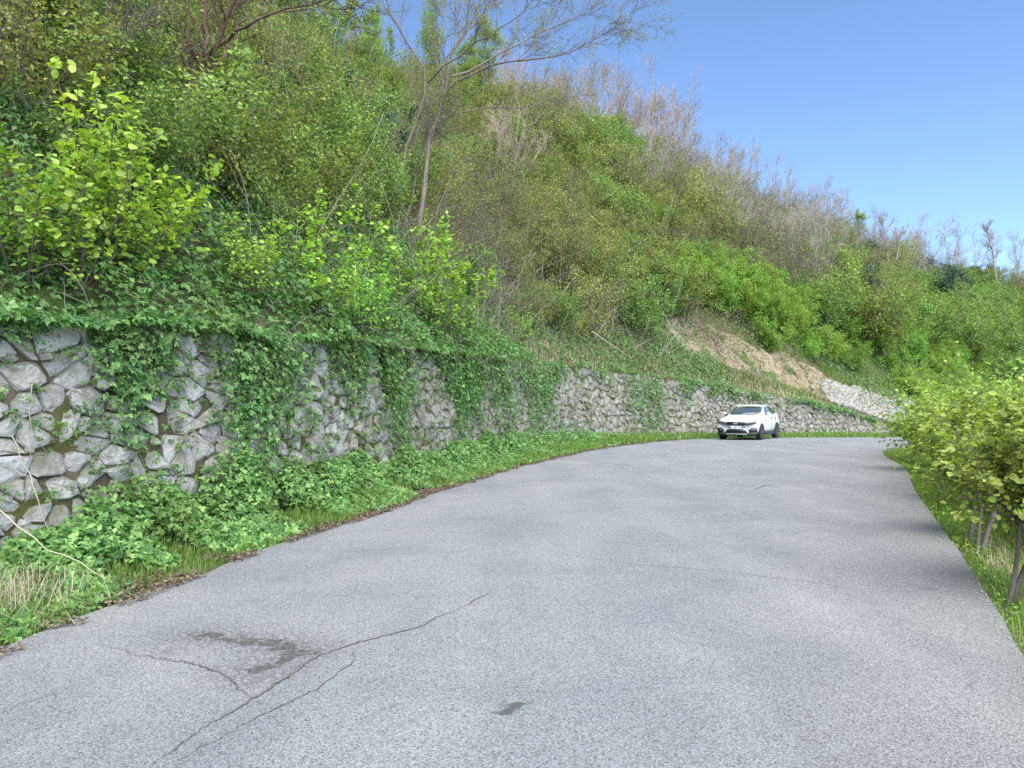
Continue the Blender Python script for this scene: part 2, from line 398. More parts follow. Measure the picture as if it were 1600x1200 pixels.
    n1 = b.bump(b.noise(2.0, 5, 0.6, co), 0.25, 0.04)
    b.set(Normal=b.bump(h, 0.55, 0.006, n1)); return b.m
M['asphalt'] = asphalt()
M['crack'] = simple('crack_dark', (.11,.107,.10), 0.95, spec=0.1)

# ------------------------------------------------------------------ terrain functions
def catmull(pts, n=12):
    p = np.array(pts, float); p = np.vstack([2*p[0]-p[1], p, 2*p[-1]-p[-2]]); out = []
    for i in range(1, len(p)-2):
        for t in np.linspace(0, 1, n, endpoint=False):
            a, b_, c, d = p[i-1:i+3]
            out.append(0.5*((2*b_) + (-a+c)*t + (2*a-5*b_+4*c-d)*t*t + (-a+3*b_-3*c+d)*t**3))
    out.append(p[-2]); return np.array(out)

WB = [(-11.6,-13,2.3,60),(-8.9,-4.5,2.3,60),(-6.7,2.2,2.4,60),(-4.95,6.8,2.45,60),(-3.85,9.3,2.5,60),(-3.1,11.7,2.6,58),(-2.4,14.7,2.75,54),(-1.5,18.7,2.85,50),(.2,25,2.95,42),(2.6,31.5,3.1,35),
      (6.8,36.6,2.95,33),(12.3,40.2,2.45,33),(18.3,44.6,1.85,35),(24.3,49,.75,37),(34,57,.1,38),(46,67,.1,37),(62,79,.1,34),(85,94,.1,30),(120,112,.1,28)]
raw = catmull(WB, 24)
sl = np.concatenate([[0], np.cumsum(np.linalg.norm(np.diff(raw[:, :2], axis=0), axis=1))])
SS = np.arange(0, sl[-1], 0.4)
PW = np.stack([np.interp(SS, sl, raw[:, k]) for k in range(4)], 1)     # x, y, wall top, ridge
TW = unit(np.gradient(PW[:, :2], axis=0)); NW = np.stack([-TW[:, 1], TW[:, 0]], 1)   # normal: behind the wall
k_ = np.ones(9)/9
for a_ in (NW,):
    for c_ in (0, 1): a_[:, c_] = np.convolve(np.pad(a_[:, c_], 4, 'edge'), k_, 'valid')
NW = unit(NW)
S_END = SS[np.argmin(np.hypot(PW[:, 0]-24.3, PW[:, 1]-49))]
def at_s(s, c): return np.interp(s, SS, c)
BATTER = 0.14

def gz(x, y):                                    # road level: flat, then over a gentle crest
    y = np.asarray(y, float); t = np.clip(y-34, 0, 60)
    return -0.05*t*t/(t+6.0)

RL = [(-6.2,-12),(-4.7,-4),(-3.9,1),(-3.36,5),(-3.02,6.8),(-2.55,9.2),(-1.85,12),(-1.1,15),(.05,19.2),(1.6,23.6),(3.4,28),(6.0,32.4),(9.2,35.8),(13.2,38.7),(18.6,42.6),(25,47.6),(34.5,55),(46.5,65),(63,77),(86,92)]
RR = [(-4.2,-12),(-.6,-3.4),(1.0,0),(3.2,4.8),(4.7,8.03),(7.25,13.8),(9.7,19),(11.75,24.3),(13.6,27.6),(18,31.8),(25,36.8),(33,43),(43,51),(54,61),(70,73),(93,88)]
def resamp(pts, n):
    r = catmull(pts, 20)[:, :2]; s = np.concatenate([[0], np.cumsum(np.linalg.norm(np.diff(r, axis=0), axis=1))])
    q = np.linspace(0, s[-1], n); return np.stack([np.interp(q, s, r[:, 0]), np.interp(q, s, r[:, 1])], 1)
EL, ER = resamp(RL, 420), resamp(RR, 420)
TR = unit(np.gradient(ER, axis=0)); NR = np.stack([TR[:, 1], -TR[:, 0]], 1)   # right of the road
TL = unit(np.gradient(EL, axis=0)); NL = np.stack([-TL[:, 1], TL[:, 0]], 1)   # left of the road

def near(P, N, x, y):
    x = np.asarray(x, float).ravel(); y = np.asarray(y, float).ravel(); d = np.empty(len(x)); i = np.empty(len(x), int)
    for k in range(0, len(x), 20000):
        dx = x[k:k+20000, None]-P[None, :, 0]; dy = y[k:k+20000, None]-P[None, :, 1]
        j = np.argmin(dx*dx+dy*dy, 1); i[k:k+20000] = j
        d[k:k+20000] = dx[np.arange(len(j)), j]*N[j, 0] + dy[np.arange(len(j)), j]*N[j, 1]
    return d, i

def hill_sd(s, d):                                # height above datum behind the wall
    top = at_s(s, PW[:, 2]); R = at_s(s, PW[:, 3]); x = at_s(s, PW[:, 0]); y = at_s(s, PW[:, 1])
    dd = np.maximum(d - BATTER*np.maximum(top, 0), 0)
    f = 1.0*dd
    f = R*np.tanh(f/R) + 0.02*np.maximum(dd-40, 0)
    nz = (lattice_noise(s, d, 7.0, 1)-.5)*1.6 + (lattice_noise(s, d, 2.2, 2)-.5)*0.6
    return gz(x, y) + top + f + nz*np.clip(dd/4, 0, 1)
def height(x, y):
    shp = np.shape(x); x = np.ravel(np.asarray(x, float)); y = np.ravel(np.asarray(y, float))
    d, i = near(PW, NW, x, y); s = SS[i] + (x-PW[i, 0])*TW[i, 0] + (y-PW[i, 1])*TW[i, 1]
    dr, _ = near(ER, NR, x, y)
    low = gz(x, y) - 0.05 + 0.10*np.clip(1+d/1.6, 0, 1)
    right = gz(x, y) - 0.10 - np.where(dr > 0, 0.30*dr*np.clip(1.15-dr/45, .4, 1), 0) + (lattice_noise(x, y, 1.3, 5)-.5)*.16*np.clip(dr, 0, 1)
    z = np.where(dr > 0, right, low)
    z = np.where(d > 0.05, hill_sd(s, d), z)
    return z.reshape(shp)

cp, sp_ = math.cos(PITCH), math.sin(PITCH)
def project(x, y, z):
    dz = np.asarray(z)-CAM_Z; f = np.asarray(y)*cp + dz*sp_; u = -np.asarray(y)*sp_ + dz*cp
    f = np.maximum(f, 0.01); return 800 + F_PX*np.asarray(x)/f, 600 - F_PX*u/f, f
def ray(px, py):
    a, b_ = (px-800)/F_PX, (600-py)/F_PX
    return np.array([a, cp - b_*sp_, sp_ + b_*cp])
def hit(px, py, tmin=3.0, tmax=190.0):
    d = ray(px, py); t = np.geomspace(tmin, tmax, 700); P = np.array([0, 0, CAM_Z]) + t[:, None]*d
    below = P[:, 2] < height(P[:, 0], P[:, 1])
    k = int(np.argmax(below)) if below.any() else 699
    return P[k]
def crest(px, tmin=25.0, tmax=170.0):              # highest ground seen in one direction
    d = ray(px, 600); d = d/np.hypot(d[0], d[1]); t = np.linspace(tmin, tmax, 500); x, y = d[0]*t, d[1]*t; z = height(x, y)
    k = int(np.argmax((z+2.0-CAM_Z)/t)); return np.array([x[k], y[k], z[k]])
def flat_pt(px, py, z=0.0):
    d = ray(px, py); t = (z-CAM_Z)/d[2]; return np.array([0, 0, CAM_Z]) + t*d

# ------------------------------------------------------------------ setting: ground, hillside, road
xs = np.concatenate([[-2500,-900,-300,-120,-50,-25], np.arange(-14, 60, 0.75), [64,72,85,110,180,400,1000,2500]])
ys = np.concatenate([[-2500,-900,-300,-90,-40], np.arange(-16, 76, 0.75), [80,90,105,130,200,420,1000,2500]])
X, Y = np.meshgrid(xs, ys); d_, i_ = near(PW, NW, X, Y); d_ = d_.reshape(X.shape)
Z = height(X, Y); Z = np.where(d_ > np.where(SS[i_].reshape(X.shape) < S_END-.5, -0.1, 1.2), gz(X, Y) - 0.5, Z); Z = np.maximum(Z, -12)
nx, ny = len(xs), len(ys); I = np.arange(nx*ny).reshape(ny, nx)
F = np.stack([I[:-1, :-1], I[:-1, 1:], I[1:, 1:], I[1:, :-1]], -1).reshape(-1, 4)
tag(ob("ground", mk_mesh("ground", np.stack([X, Y, Z], -1), F, M['verge'], smooth=True)), kind="structure")

ds = np.concatenate([np.linspace(0, 6, 20), np.linspace(6.6, 40, 50), np.linspace(43, 140, 24)])
ss = SS[::1]
G_S, G_D = np.meshgrid(ss, ds, indexing='ij'); top0 = np.maximum(at_s(ss, PW[:, 2]), 0)*BATTER
G_D = G_D + top0[:, None]
hx = at_s(G_S, PW[:, 0]) + at_s(G_S, NW[:, 0])*G_D; hy = at_s(G_S, PW[:, 1]) + at_s(G_S, NW[:, 1])*G_D
hz = hill_sd(G_S, G_D); I = np.arange(hx.size).reshape(hx.shape)
F = np.stack([I[:-1, :-1], I[1:, :-1], I[1:, 1:], I[:-1, 1:]], -1).reshape(-1, 4)
tag(ob("hillside", mk_mesh("hillside", np.stack([hx, hy, hz], -1), F, M['hill'], smooth=True)), kind="structure")

def sd_pt(s, d, dz=0.0):
    s = np.asarray(s, float); d = np.asarray(d, float)
    return np.stack([at_s(s, PW[:, 0])+at_s(s, NW[:, 0])*d, at_s(s, PW[:, 1])+at_s(s, NW[:, 1])*d, hill_sd(s, d)+dz], -1)

# road slab
NU = 15; u = np.linspace(0, 1, NU)
el = EL + NL*((lattice_noise(np.arange(420), 0*np.arange(420), 1.7, 8)-.5)*.12)[:, None]
er = ER + NR*((lattice_noise(np.arange(420), 0*np.arange(420), 2.1, 9)-.5)*.03)[:, None]
rp = el[:, None]*(1-u)[None, :, None] + er[:, None]*u[None, :, None]
rz = gz(rp[..., 0], rp[..., 1]) + 0.012*np.sin(u*np.pi)[None]
top = np.concatenate([rp, rz[..., None]], -1)
lowl = top[:, :1] - np.array([0, 0, .16]); lowr = top[:, -1:] + np.concatenate([NR*.03, np.full((420, 1), -.22)], 1)[:, None]
A = np.concatenate([lowl, top, lowr], 1); I = np.arange(A.shape[0]*A.shape[1]).reshape(A.shape[:2])
F = np.stack([I[:-1, :-1], I[:-1, 1:], I[1:, 1:], I[1:, :-1]], -1).reshape(-1, 4)
ru = np.broadcast_to(np.concatenate([[0], u, [1]])[None], A.shape[:2]).ravel()
road = tag(ob("road", mk_mesh("road", A, F, M['asphalt'], ru)), kind="structure")

def crack(pts, wd):
    p = np.array([flat_pt(a, b_, 0.012)[:2] for a, b_ in pts]); s = np.concatenate([[0], np.cumsum(np.linalg.norm(np.diff(p, axis=0), axis=1))])
    n = max(8, int(s[-1]/.035)); q = np.linspace(0, s[-1], n); c = np.stack([np.interp(q, s, p[:, 0]), np.interp(q, s, p[:, 1])], 1)
    c += (RS.normal(size=(n, 2))*.008) + .05*np.stack([lattice_noise(q, q*0, .22, 3)-.5, lattice_noise(q, q*0, .22, 4)-.5], 1)
    t = unit(np.gradient(c, axis=0)); nn = np.stack([-t[:, 1], t[:, 0]], 1); ww = wd*(.25+lattice_noise(q, q*0, .15, 6)*1.2)*np.clip(np.minimum(q, s[-1]-q)/.3, .12, 1)
    V = np.concatenate([np.c_[c-nn*ww[:, None]], np.c_[c+nn*ww[:, None]]]); V = np.c_[V, np.full(len(V), .0165)]
    F = np.array([[i, i+n, i+n+1, i+1] for i in range(n-1)])[:, ::-1]
    ob("crack", mk_mesh("crack", V, F, M['crack']), road)
crack([(235,1199),(330,1135),(400,1092),(452,1058),(500,1024),(560,1004),(640,986),(690,965),(735,940),(770,925)], .006)
crack([(150,1005),(200,1015),(250,1030),(300,1034),(345,1050),(375,1075),(395,1095)], .005)
crack([(0,1118),(45,1098),(80,1085),(97,1082),(92,1100),(78,1115)], .005)
crack([(262,1199),(320,1170),(430,1110),(500,1075),(560,1030),(545,1012)], .0035)
crack([(880,866),(1000,882),(1150,895),(1290,912),(1380,930)], .003)
crack([(0,1160),(60,1140),(140,1118)], .003)
crack([(905,727),(950,724),(990,728)], .016); crack([(1180,765),(1198,758),(1215,760)], .016)
crack([(455,1058),(470,1040),(497,1030),(520,1015)], .004); crack([(345,1050),(390,1046),(430,1058)], .004)
crack([(200,1038),(175,1052),(160,1065)], .003)

# ------------------------------------------------------------------ stone retaining wall
ICO_V = unit(np.array([(-1,1.618,0),(1,1.618,0),(-1,-1.618,0),(1,-1.618,0),(0,-1,1.618),(0,1,1.618),(0,-1,-1.618),(0,1,-1.618),(1.618,0,-1),(1.618,0,1),(-1.618,0,-1),(-1.618,0,1)], float))
ICO_F = np.array([[0,11,5],[0,5,1],[0,1,7],[0,7,10],[0,10,11],[1,5,9],[5,11,4],[11,10,2],[10,7,6],[7,1,8],[3,9,4],[3,4,2],[3,2,6],[3,6,8],[3,8,9],[4,9,5],[2,4,11],[6,2,10],[8,6,7],[9,8,1]])
def wall_pt(s, z, o):                              # s along, z above its base, o proud of the face
    s = np.asarray(s, float); z = np.asarray(z, float); d = BATTER*z - o
    x = at_s(s, PW[:, 0]); y = at_s(s, PW[:, 1])
    return np.stack([x+at_s(s, NW[:, 0])*d, y+at_s(s, NW[:, 1])*d, gz(x, y)+z], -1)
def s_of_y(y): return float(np.interp(y, PW[:, 1], SS))
S0 = s_of_y(3.6)
wall = tag(empty("stone_retaining_wall", tuple(wall_pt(s_of_y(20), 0, 0))), "long grey rough stone retaining wall along the left side of the road", "wall")
def under(o, parent):                               # geometry is in world space: keep it there below an offset empty
    o.parent = parent; o.matrix_parent_inverse = Matrix.Translation(parent.location).inverted(); return o
sg = np.arange(0, S_END+.01, 0.4); zt = at_s(sg, PW[:, 2]); zq = np.linspace(0, 1, 9)
A = np.stack([wall_pt(sg, -0.35 + (zt+.35+.02)*q, .005) for q in zq], 1)
cap = np.stack([wall_pt(sg, zt+.03, -.5)], 1); A = np.concatenate([A, cap], 1)
A[:, 1:-1] += (RS.random(A[:, 1:-1].shape)-.5)*.05
I = np.arange(A.shape[0]*A.shape[1]).reshape(A.shape[:2])
F = np.stack([I[:-1, :-1], I[1:, :-1], I[1:, 1:], I[:-1, 1:]], -1).reshape(-1, 4)
under(ob("joint_fill", mk_mesh("joint_fill", A, F, M['core'], smooth=True)), wall)

def clip_poly(poly, n, c):                          # keep points with n.p <= c
    out = []; L = len(poly)
    for i in range(L):
        a, b_ = poly[i], poly[(i+1) % L]; da, db = a[0]*n[0]+a[1]*n[1]-c, b_[0]*n[0]+b_[1]*n[1]-c
        if da <= 0: out.append(a)
        if da*db < 0:
            t = da/(da-db); out.append((a[0]+(b_[0]-a[0])*t, a[1]+(b_[1]-a[1])*t))
    return out
ASP = np.interp(SS, [s_of_y(8), s_of_y(16), s_of_y(30), S_END], [1.4, 1.2, 1.0, .95]); WARP = np.concatenate([[0], np.cumsum(0.4/ASP[:-1])])
def voronoi_cells(pts, top_fn, zmin, rad):
    P = np.array(pts); cells = []; P[:, 0] = np.interp(P[:, 0], SS, WARP); tf = top_fn; top_fn = lambda q: tf(float(np.interp(q, WARP, SS)))
    for i, (sx, zz) in enumerate(P):
        r = rad(sx); dd = np.hypot(P[:, 0]-sx, P[:, 1]-zz); nb = np.where((dd < r) & (dd > 0))[0]; nb = nb[np.argsort(dd[nb])][:18]
        poly = [(sx-r, zmin), (sx+r, zmin), (sx+r, float(top_fn(sx+r*.2))), (sx-r, float(top_fn(sx-r*.2)))]
        for j in nb:
            n = P[j]-P[i]; m = (P[j]+P[i])/2; poly = clip_poly(poly, n, float(n @ m))
            if len(poly) < 3: break
        cells.append([(float(np.interp(a, WARP, SS)), c) for a, c in poly])
    return P, cells

def stone_size(s):
    return np.interp(s, [s_of_y(9), s_of_y(20), s_of_y(32), S_END], [.265, .30, .33, .33])
seeds = []
s = S0
rowz = 0.0
zlev = {}
z = -0.05; row = 0
smax = S_END - .1
while z < 5.6:
    s = S0 + random.uniform(0, .3)
    while s < smax:
        h = float(stone_size(s)); wd = h*random.uniform(.55, 1.7)*float(np.interp(s, SS, ASP))
        zz = z*h/.43 + random.uniform(-.15, .15)*h/.43
        T = float(at_s(s, PW[:, 2]))
        if zz < T-.1 and random.random() > .12: seeds.append((s+wd/2, zz+h*.35))
        if random.random() < .26 and zz < T-.15: seeds.append((s+random.uniform(0, wd), zz+random.uniform(.1, .35)))
        s += wd*1.02
    z += .36; row += 1
PS, CE = voronoi_cells(seeds, lambda q: at_s(q, PW[:, 2])+.10*math.sin(q*5.3)+.05*math.sin(q*13), -0.25, lambda q: 1.5)

def stone_geo(poly, gap, bulge, back=.2, base=None):
    p = np.array(poly); c = p.mean(0)
    area = 0.5*abs(np.dot(p[:, 0], np.roll(p[:, 1], 1))-np.dot(p[:, 1], np.roll(p[:, 0], 1)))
    if area < .012: return None
    R = math.sqrt(area/math.pi); k = max(.55, 1-gap/R)
    p = c + (p-c)*k
    # cut the corners unevenly
    q = []
    L = len(p)
    for i in range(L):
        a, b_, d = p[i-1], p[i], p[(i+1) % L]
        e = random.uniform(.05, .22)
        q.append(b_ + (a-b_)*e); q.append(b_ + (d-b_)*random.uniform(.05, .22))
    q = np.array(q); n = len(q); q += RS.normal(size=q.shape)*R*.025
    tilt = RS.normal(size=2)*.16
    ctr = c + RS.normal(size=2)*R*.22
    def lev(sc, o, jit): 
        pp = ctr + (q-ctr)*sc if sc < .9 else c + (q-c)*sc
        pp = pp + RS.normal(size=pp.shape)*R*jit
        return np.c_[pp, o + ((pp-c) @ tilt)*(1 if o > 0 else 0) + RS.normal(size=n)*R*jit*.6]
    b1 = bulge*random.uniform(.6, 1.25)
    V = np.concatenate([lev(1.0, -back, 0), lev(1.0, b1*.18, .02), lev(.86, b1*.72, .035), lev(.52, b1, .05), np.array([[ctr[0], ctr[1], b1*1.02+RS.normal()*R*.03]])])
    F4 = []
    for r in range(3):
        for i in range(n):
            j = (i+1) % n; F4.append([r*n+i, r*n+j, (r+1)*n+j, (r+1)*n+i])
    F3 = [[3*n+i, 3*n+(i+1) % n, 4*n] for i in range(n)]
    W = wall_pt(V[:, 0], V[:, 1], V[:, 2])
    return W, np.array(F4), np.array(F3), area, c

stones = []
for poly in CE:
    if len(poly) < 3: continue
    c = np.mean(poly, 0); h = float(stone_size(c[0]))
    r = stone_geo(poly, random.choice([random.uniform(.0, .006), random.uniform(.003, .02)])*h/.45, random.uniform(.05, .13)*h/.45)
    if r is None: continue
    px, py, f = project(*wall_pt(c[0], c[1], 0)); stones.append((r[3]/f**2, r))
stones.sort(key=lambda t: -t[0])
rest = Geo(); nst = 0
for k, (a, (W, F4, F3, area, c)) in enumerate(stones):
    rv = float(RS.random())
    if k < 300:
        o = W.mean(0); me = mk_mesh("stone", W-o, [F4, F3], M['stone'], np.full(len(W), rv)); so = bpy.data.objects.new("stone", me)
        so.location = Vector(o)-wall.location; link(so, wall)
    else: rest.add(W, [F4, F3], rv)
if rest.n:
    tag(under(ob("distant_stones", rest.mesh("distant_stones", M['stone_far'])), wall), kind="stuff")

g = Geo()                                            # small stones wedged into the joints of the near wall
for k in range(520):
    s_, z_ = random.uniform(S0, s_of_y(24)), 0
    z_ = random.uniform(.05, .97)*float(at_s(s_, PW[:, 2])); r_ = random.uniform(.025, .075)
    V = ICO_V*RS.uniform(.7, 1.3, (12, 1))*np.array([1.2, 1.2, .8])*r_; g.add(V+wall_pt(s_, z_, .012), ICO_F, float(RS.random()))
tag(under(ob("wedge_stones", g.mesh("wedge_stones", M['stone'])), wall), kind="stuff")

# pale dry-laid stone slope beyond the end of the wall
pst = tag(empty("pale_stone_slope", (22, 50, 0)), "pale dry stone facing on the slope beyond the wall's rounded end", "stone slope")
ps0, ps1 = float(np.interp(19.2, PW[:, 0], SS)), float(np.interp(33, PW[:, 0], SS))
def slope_pt(a, b_, o):                             # a 0..1 along, b 0..1 up
    a = np.asarray(a, float); b_ = np.asarray(b_, float); sq = ps0 + (ps1-ps0)*a
    dlo = np.interp(a, [0, .3, .45, 1], [.25, .25, .0, .0]); dhi = np.interp(a, [0, .12, .4, 1], [1.1, 1.9, 2.6, 2.6])
    dq = BATTER*np.maximum(at_s(sq, PW[:, 2]), 0) + dlo + (dhi-dlo)*b_
    x = at_s(sq, PW[:, 0])+at_s(sq, NW[:, 0])*dq; y = at_s(sq, PW[:, 1])+at_s(sq, NW[:, 1])*dq
    return np.stack([x, y, hill_sd(sq, dq)], -1) + (np.asarray(o)+.12)[..., None]*np.array([.42, -.56, .7])
g = Geo(); aa, bb = np.meshgrid(np.linspace(0, 1, 30), np.linspace(0, 1, 10), indexing='ij')
A = slope_pt(aa, bb, -.1+0*aa); I = np.arange(aa.size).reshape(aa.shape)
under(ob("bedding", mk_mesh("bedding", A, np.stack([I[:-1, :-1], I[1:, :-1], I[1:, 1:], I[:-1, 1:]], -1).reshape(-1, 4), M['core'])), pst)
for i in range(62):
    for j in range(13):
        c = slope_pt(np.array((i+random.uniform(.1, .9))/62), np.array((j+random.uniform(.1, .9))/13), np.array(random.uniform(-.03, .06)))
        V = ICO_V*RS.uniform(.7, 1.25, (12, 1))*np.array([.20, .2, .19])*random.uniform(.7, 1.15)
        g.add(V+c, ICO_F, float(RS.random()))
tag(under(ob("rubble", g.mesh("rubble", M['stone_pale'])), pst), kind="stuff")

# bare earth scar above the wall behind the car
sa, sb = float(np.interp(9.6, PW[:, 0], SS)), float(np.interp(22.3, PW[:, 0], SS))
sv_ = np.linspace(sa, sb, 90); dv = np.linspace(0, 1, 26); q = (sv_-sa)/(sb-sa)
d_lo = np.interp(q, [0, .25, .6, 1], [2.0, 1.6, .9, .4]); d_hi = np.interp(q, [0, .12, .35, .7, 1], [2.5, 5.2, 4.6, 3.5, 2.3])
S2, V2 = np.meshgrid(sv_, dv, indexing='ij'); D2 = d_lo[:, None]*(1-V2)+d_hi[:, None]*V2
P = sd_pt(S2, D2); nse = (lattice_noise(S2*1.0, D2, .8, 21)-.4)*.3 + (lattice_noise(S2, D2, .28, 22)-.5)*.22 + (lattice_noise(S2*3, D2, .5, 23)-.5)*.16
fade = np.minimum(np.minimum(V2, 1-V2)*7, 1)*np.minimum(np.minimum(q, 1-q)*12, 1)[:, None]
P = P + (nse*fade + .13*fade - .08)[..., None]*np.array([.45, -.55, .7]); I = np.arange(S2.size).reshape(S2.shape)
tag(ob("earth_bank", mk_mesh("earth_bank", P, np.stack([I[:-1, :-1], I[1:, :-1], I[1:, 1:], I[:-1, 1:]], -1).reshape(-1, 4), M['earth'])), kind="structure")

# ------------------------------------------------------------------ plants: prototypes
def plant_meshes(name, wood, foliage, wmat, lmat):
    wm = wood.mesh(name+"_wood", wmat, True); lm = foliage.mesh(name+"_leaf", lmat) if foliage is not None and foliage.n else None
    return wm, lm

def stems_fan(rg, n, h, spread, K=7, r=.02, up=.05, wob=.09, base=.15):
    a = rg.uniform(0, 2*np.pi, n); t = rg.uniform(.03, 1, n)**.8*spread
    d = np.stack([np.sin(t)*np.cos(a), np.sin(t)*np.sin(a), np.cos(t)], 1)
    b_ = np.stack([np.cos(a)*base*rg.random(n), np.sin(a)*base*rg.random(n), np.full(n, -.12)], 1)
    return sprout(rg, b_, d, h*rg.uniform(.7, 1.12, n), K, r*rg.uniform(.7, 1.2, n), .25, up, wob)

def proto_near_hazel(seed, n=11, h=2.1, spread=.75, m=9, size=(.065, .105), leaf='leaf_hazel', sub=11, sl=.62):
    rg = np.random.default_rng(seed); w_ = Geo(); l_ = Geo()
    P, R = stems_fan(rg, n, h, spread, 9, .013, .06, .10); w_.add(*tubes(P, R, 4))
    P2, R2 = grow(rg, P, R, sub, .2, .97, .4, 1.1, sl, 5, .5, .05, .14, .45, .003); w_.add(*tubes(P2, R2, 3))
    p, t = along(rg, P2, m, .2, 1.0); p3, t3 = along(rg, P, 14, .45, 1.0)
    p = np.r_[p, p3]; t = np.r_[t, t3]; N = len(p); p = p + rg.normal(size=(N, 3))*.035
    out = unit(p*np.array([1, 1, .2]) + 1e-3)
    V, F, r = leaves(rg, p, rg.uniform(*size, N)*rg.choice([.45, .7, 1, 1.15], N), TH, unit(np.array([0, 0, .9])+.35*out), .5, out*.7+t*.6, .35); l_.add(V, F, r)
    return plant_meshes("hazel", w_, l_, M['bark_brown'], M[leaf])

def proto_shrub(seed, n=14, h=2.4, spread=.8, sub=9, sub2=5, leaf='leaf_olive', nleaf=2, size=(.05, .09), wood='twig', sub_len=.9, r=.014, spreadl=.7, tpl=TD, jit=.07):
    rg = np.random.default_rng(seed); w_ = Geo(); l_ = Geo()
    P, R = stems_fan(rg, n, h, spread, 7, r, .03, .13, .35); w_.add(*tubes(P, R, 4))
    P2, R2 = grow(rg, P, R, sub, .15, .98, .35, 1.2, sub_len, 5, .55, .04, .17, .4, .005); w_.add(*tubes(P2, R2, 3))
    P3, R3 = grow(rg, P2, R2, sub2, .2, 1., .35, 1.2, sub_len*.45, 4, .6, .02, .2, .3, .0038); w_.add(*tubes(P3, R3, 3))
    if nleaf:
        p, t = along(rg, P3, nleaf, .1, 1.0); N = len(p); p = p + rg.normal(size=(N, 3))*jit
        out = unit(p - np.array([0, 0, h*.35]))
        V, F, r_ = leaves(rg, p, rg.uniform(*size, N), tpl, unit(np.array([0, 0, .7])+.6*out), spreadl, out, .3); l_.add(V, F, r_)
    return plant_meshes("shrub", w_, l_ if nleaf else None, M[wood], M[leaf])

def proto_tree(seed, h=9, stems=1, r=.10, spread=.2, crown0=.3, sub=16, L=2.2, sub2=9, sub3=5, ang=(.35, .9), up=.07, leaf='leaf_pale', nleaf=2, size=(.08, .14), wood='bark_grey', twig_r=.007, wob=.06, fall=.55, jit=.12, L3=.34):
    rg = np.random.default_rng(seed); w_ = Geo(); l_ = Geo()
    P, R = stems_fan(rg, stems, h, spread, 12, r, .04, wob, .3 if stems > 1 else .01); w_.add(*tubes(P, R, 7))
    P2, R2 = grow(rg, P, R, sub, crown0, .97, ang[0], ang[1], L, 7, .5, up, .10, fall, .012); w_.add(*tubes(P2, R2, 4))
    P3, R3 = grow(rg, P2, R2, sub2, .15, 1., .35, .95, L*.42, 5, .55, up*.6, .13, .3, twig_r*1.2); w_.add(*tubes(P3, R3, 3))
    P4, R4 = grow(rg, P3, R3, sub3, .2, 1., .35, 1.0, L*L3*.7, 4, .6, up*.4, .15, .3, twig_r); w_.add(*tubes(P4, R4, 3))
    if nleaf:
        p, t = along(rg, P4, nleaf, .1, 1.0); N = len(p); p = p + rg.normal(size=(N, 3))*jit
        V, F, r_ = leaves(rg, p, rg.uniform(*size, N), TD, None, .9, None, .4); l_.add(V, F, r_)
    return plant_meshes("tree", w_, l_ if nleaf else None, M[wood], M[leaf])

def proto_evergreen(seed, h=2.6, n=5200, size=(.10, .18)):
    rg = np.random.default_rng(seed); w_ = Geo(); l_ = Geo()
    P, R = stems_fan(rg, 7, h*.95, .6, 7, .03, .03, .1, .25); w_.add(*tubes(P, R, 4))
    P2, R2 = grow(rg, P, R, 12, .15, 1, .4, 1.2, 1.0, 5, .5, .02, .15, .3, .006); w_.add(*tubes(P2, R2, 3))
    p, t = along(rg, P2, n//len(P2)+1, .2, 1); p = p + rg.normal(size=p.shape)*.13; out = unit(p-np.array([0, 0, h*.35]))
    V, F, r_ = leaves(rg, p, rg.uniform(*size, len(p)), TD, unit(out+np.array([0, 0, .4])), .6, out, .5); l_.add(V, F, r_)
    return plant_meshes("evergreen", w_, l_, M['bark_dark'], M['leaf_dark'])

PROTO = {
 'twig':   [proto_shrub(s, 16, 2.6, .75, 11, 6, 'leaf_olive', 1, (.045, .085), 'twig') for s in (1, 2, 3)],
 'olive':  [proto_shrub(s, 15, 2.6, .8, 10, 6, 'leaf_olive', 5, (.06, .10), 'twig') for s in (4, 5, 6)],
 'yellow': [proto_shrub(s, 11, 1.6, .8, 8, 5, 'leaf_yellow', 4, (.05, .09), 'twig', .6) for s in (7, 8)],
 'green':  [proto_shrub(s, 14, 2.5, .85, 10, 6, 'leaf_green', 7, (.08, .125), 'twig', .85, jit=.09) for s in (9, 10, 11)],
 'orchard': [proto_shrub(s, 12, 3.0, .72, 11, 6, 'leaf_orchard', 8, (.10, .15), 'bark_brown', .95, .03, .6, jit=.10) for s in (12, 13, 14)],
 'slender': [proto_tree(s, 8.5, 2, .07, .14, .22, 18, 1.9, 8, 4, leaf='leaf_pale', nleaf=4, size=(.09, .15), wood='bark_grey') for s in (15, 16)],
 'bare':   [proto_tree(s, 6.2, 8, .036, .62, .22, 8, 2.4, 5, 4, (.25, .7), .10, 'leaf_bud', 2, (.04, .07), wood='twig_pink', twig_r=.009, jit=.05) for s in (17, 18, 19)],
 'bare_grey': [proto_tree(s, 6.6, 5, .04, .45, .25, 8, 2.3, 5, 4, (.25, .7), .11, 'leaf_bud', 0, wood='twig_light', twig_r=.008) for s in (20, 21)],
 'ever':   [proto_evergreen(s) for s in (22, 23)],
}
print("proto tris", {k: sum(len(a.polygons)+(len(b_.polygons) if b_ else 0) for a, b_ in v) for k, v in PROTO.items()})

def plant(name, meshes, loc, rz, sc, label, cat, group=None, parts=("branches", "foliage"), szz=1.0, tilt=(0, 0)):
    e = empty(name, tuple(loc), rz); e.scale = (sc, sc, sc*szz); e.rotation_euler = (tilt[0], tilt[1], rz)
    tag(e, label, cat, group)
    ob(parts[0], meshes[0], e)
    if meshes[1] is not None: ob(parts[1], meshes[1], e)
    return e

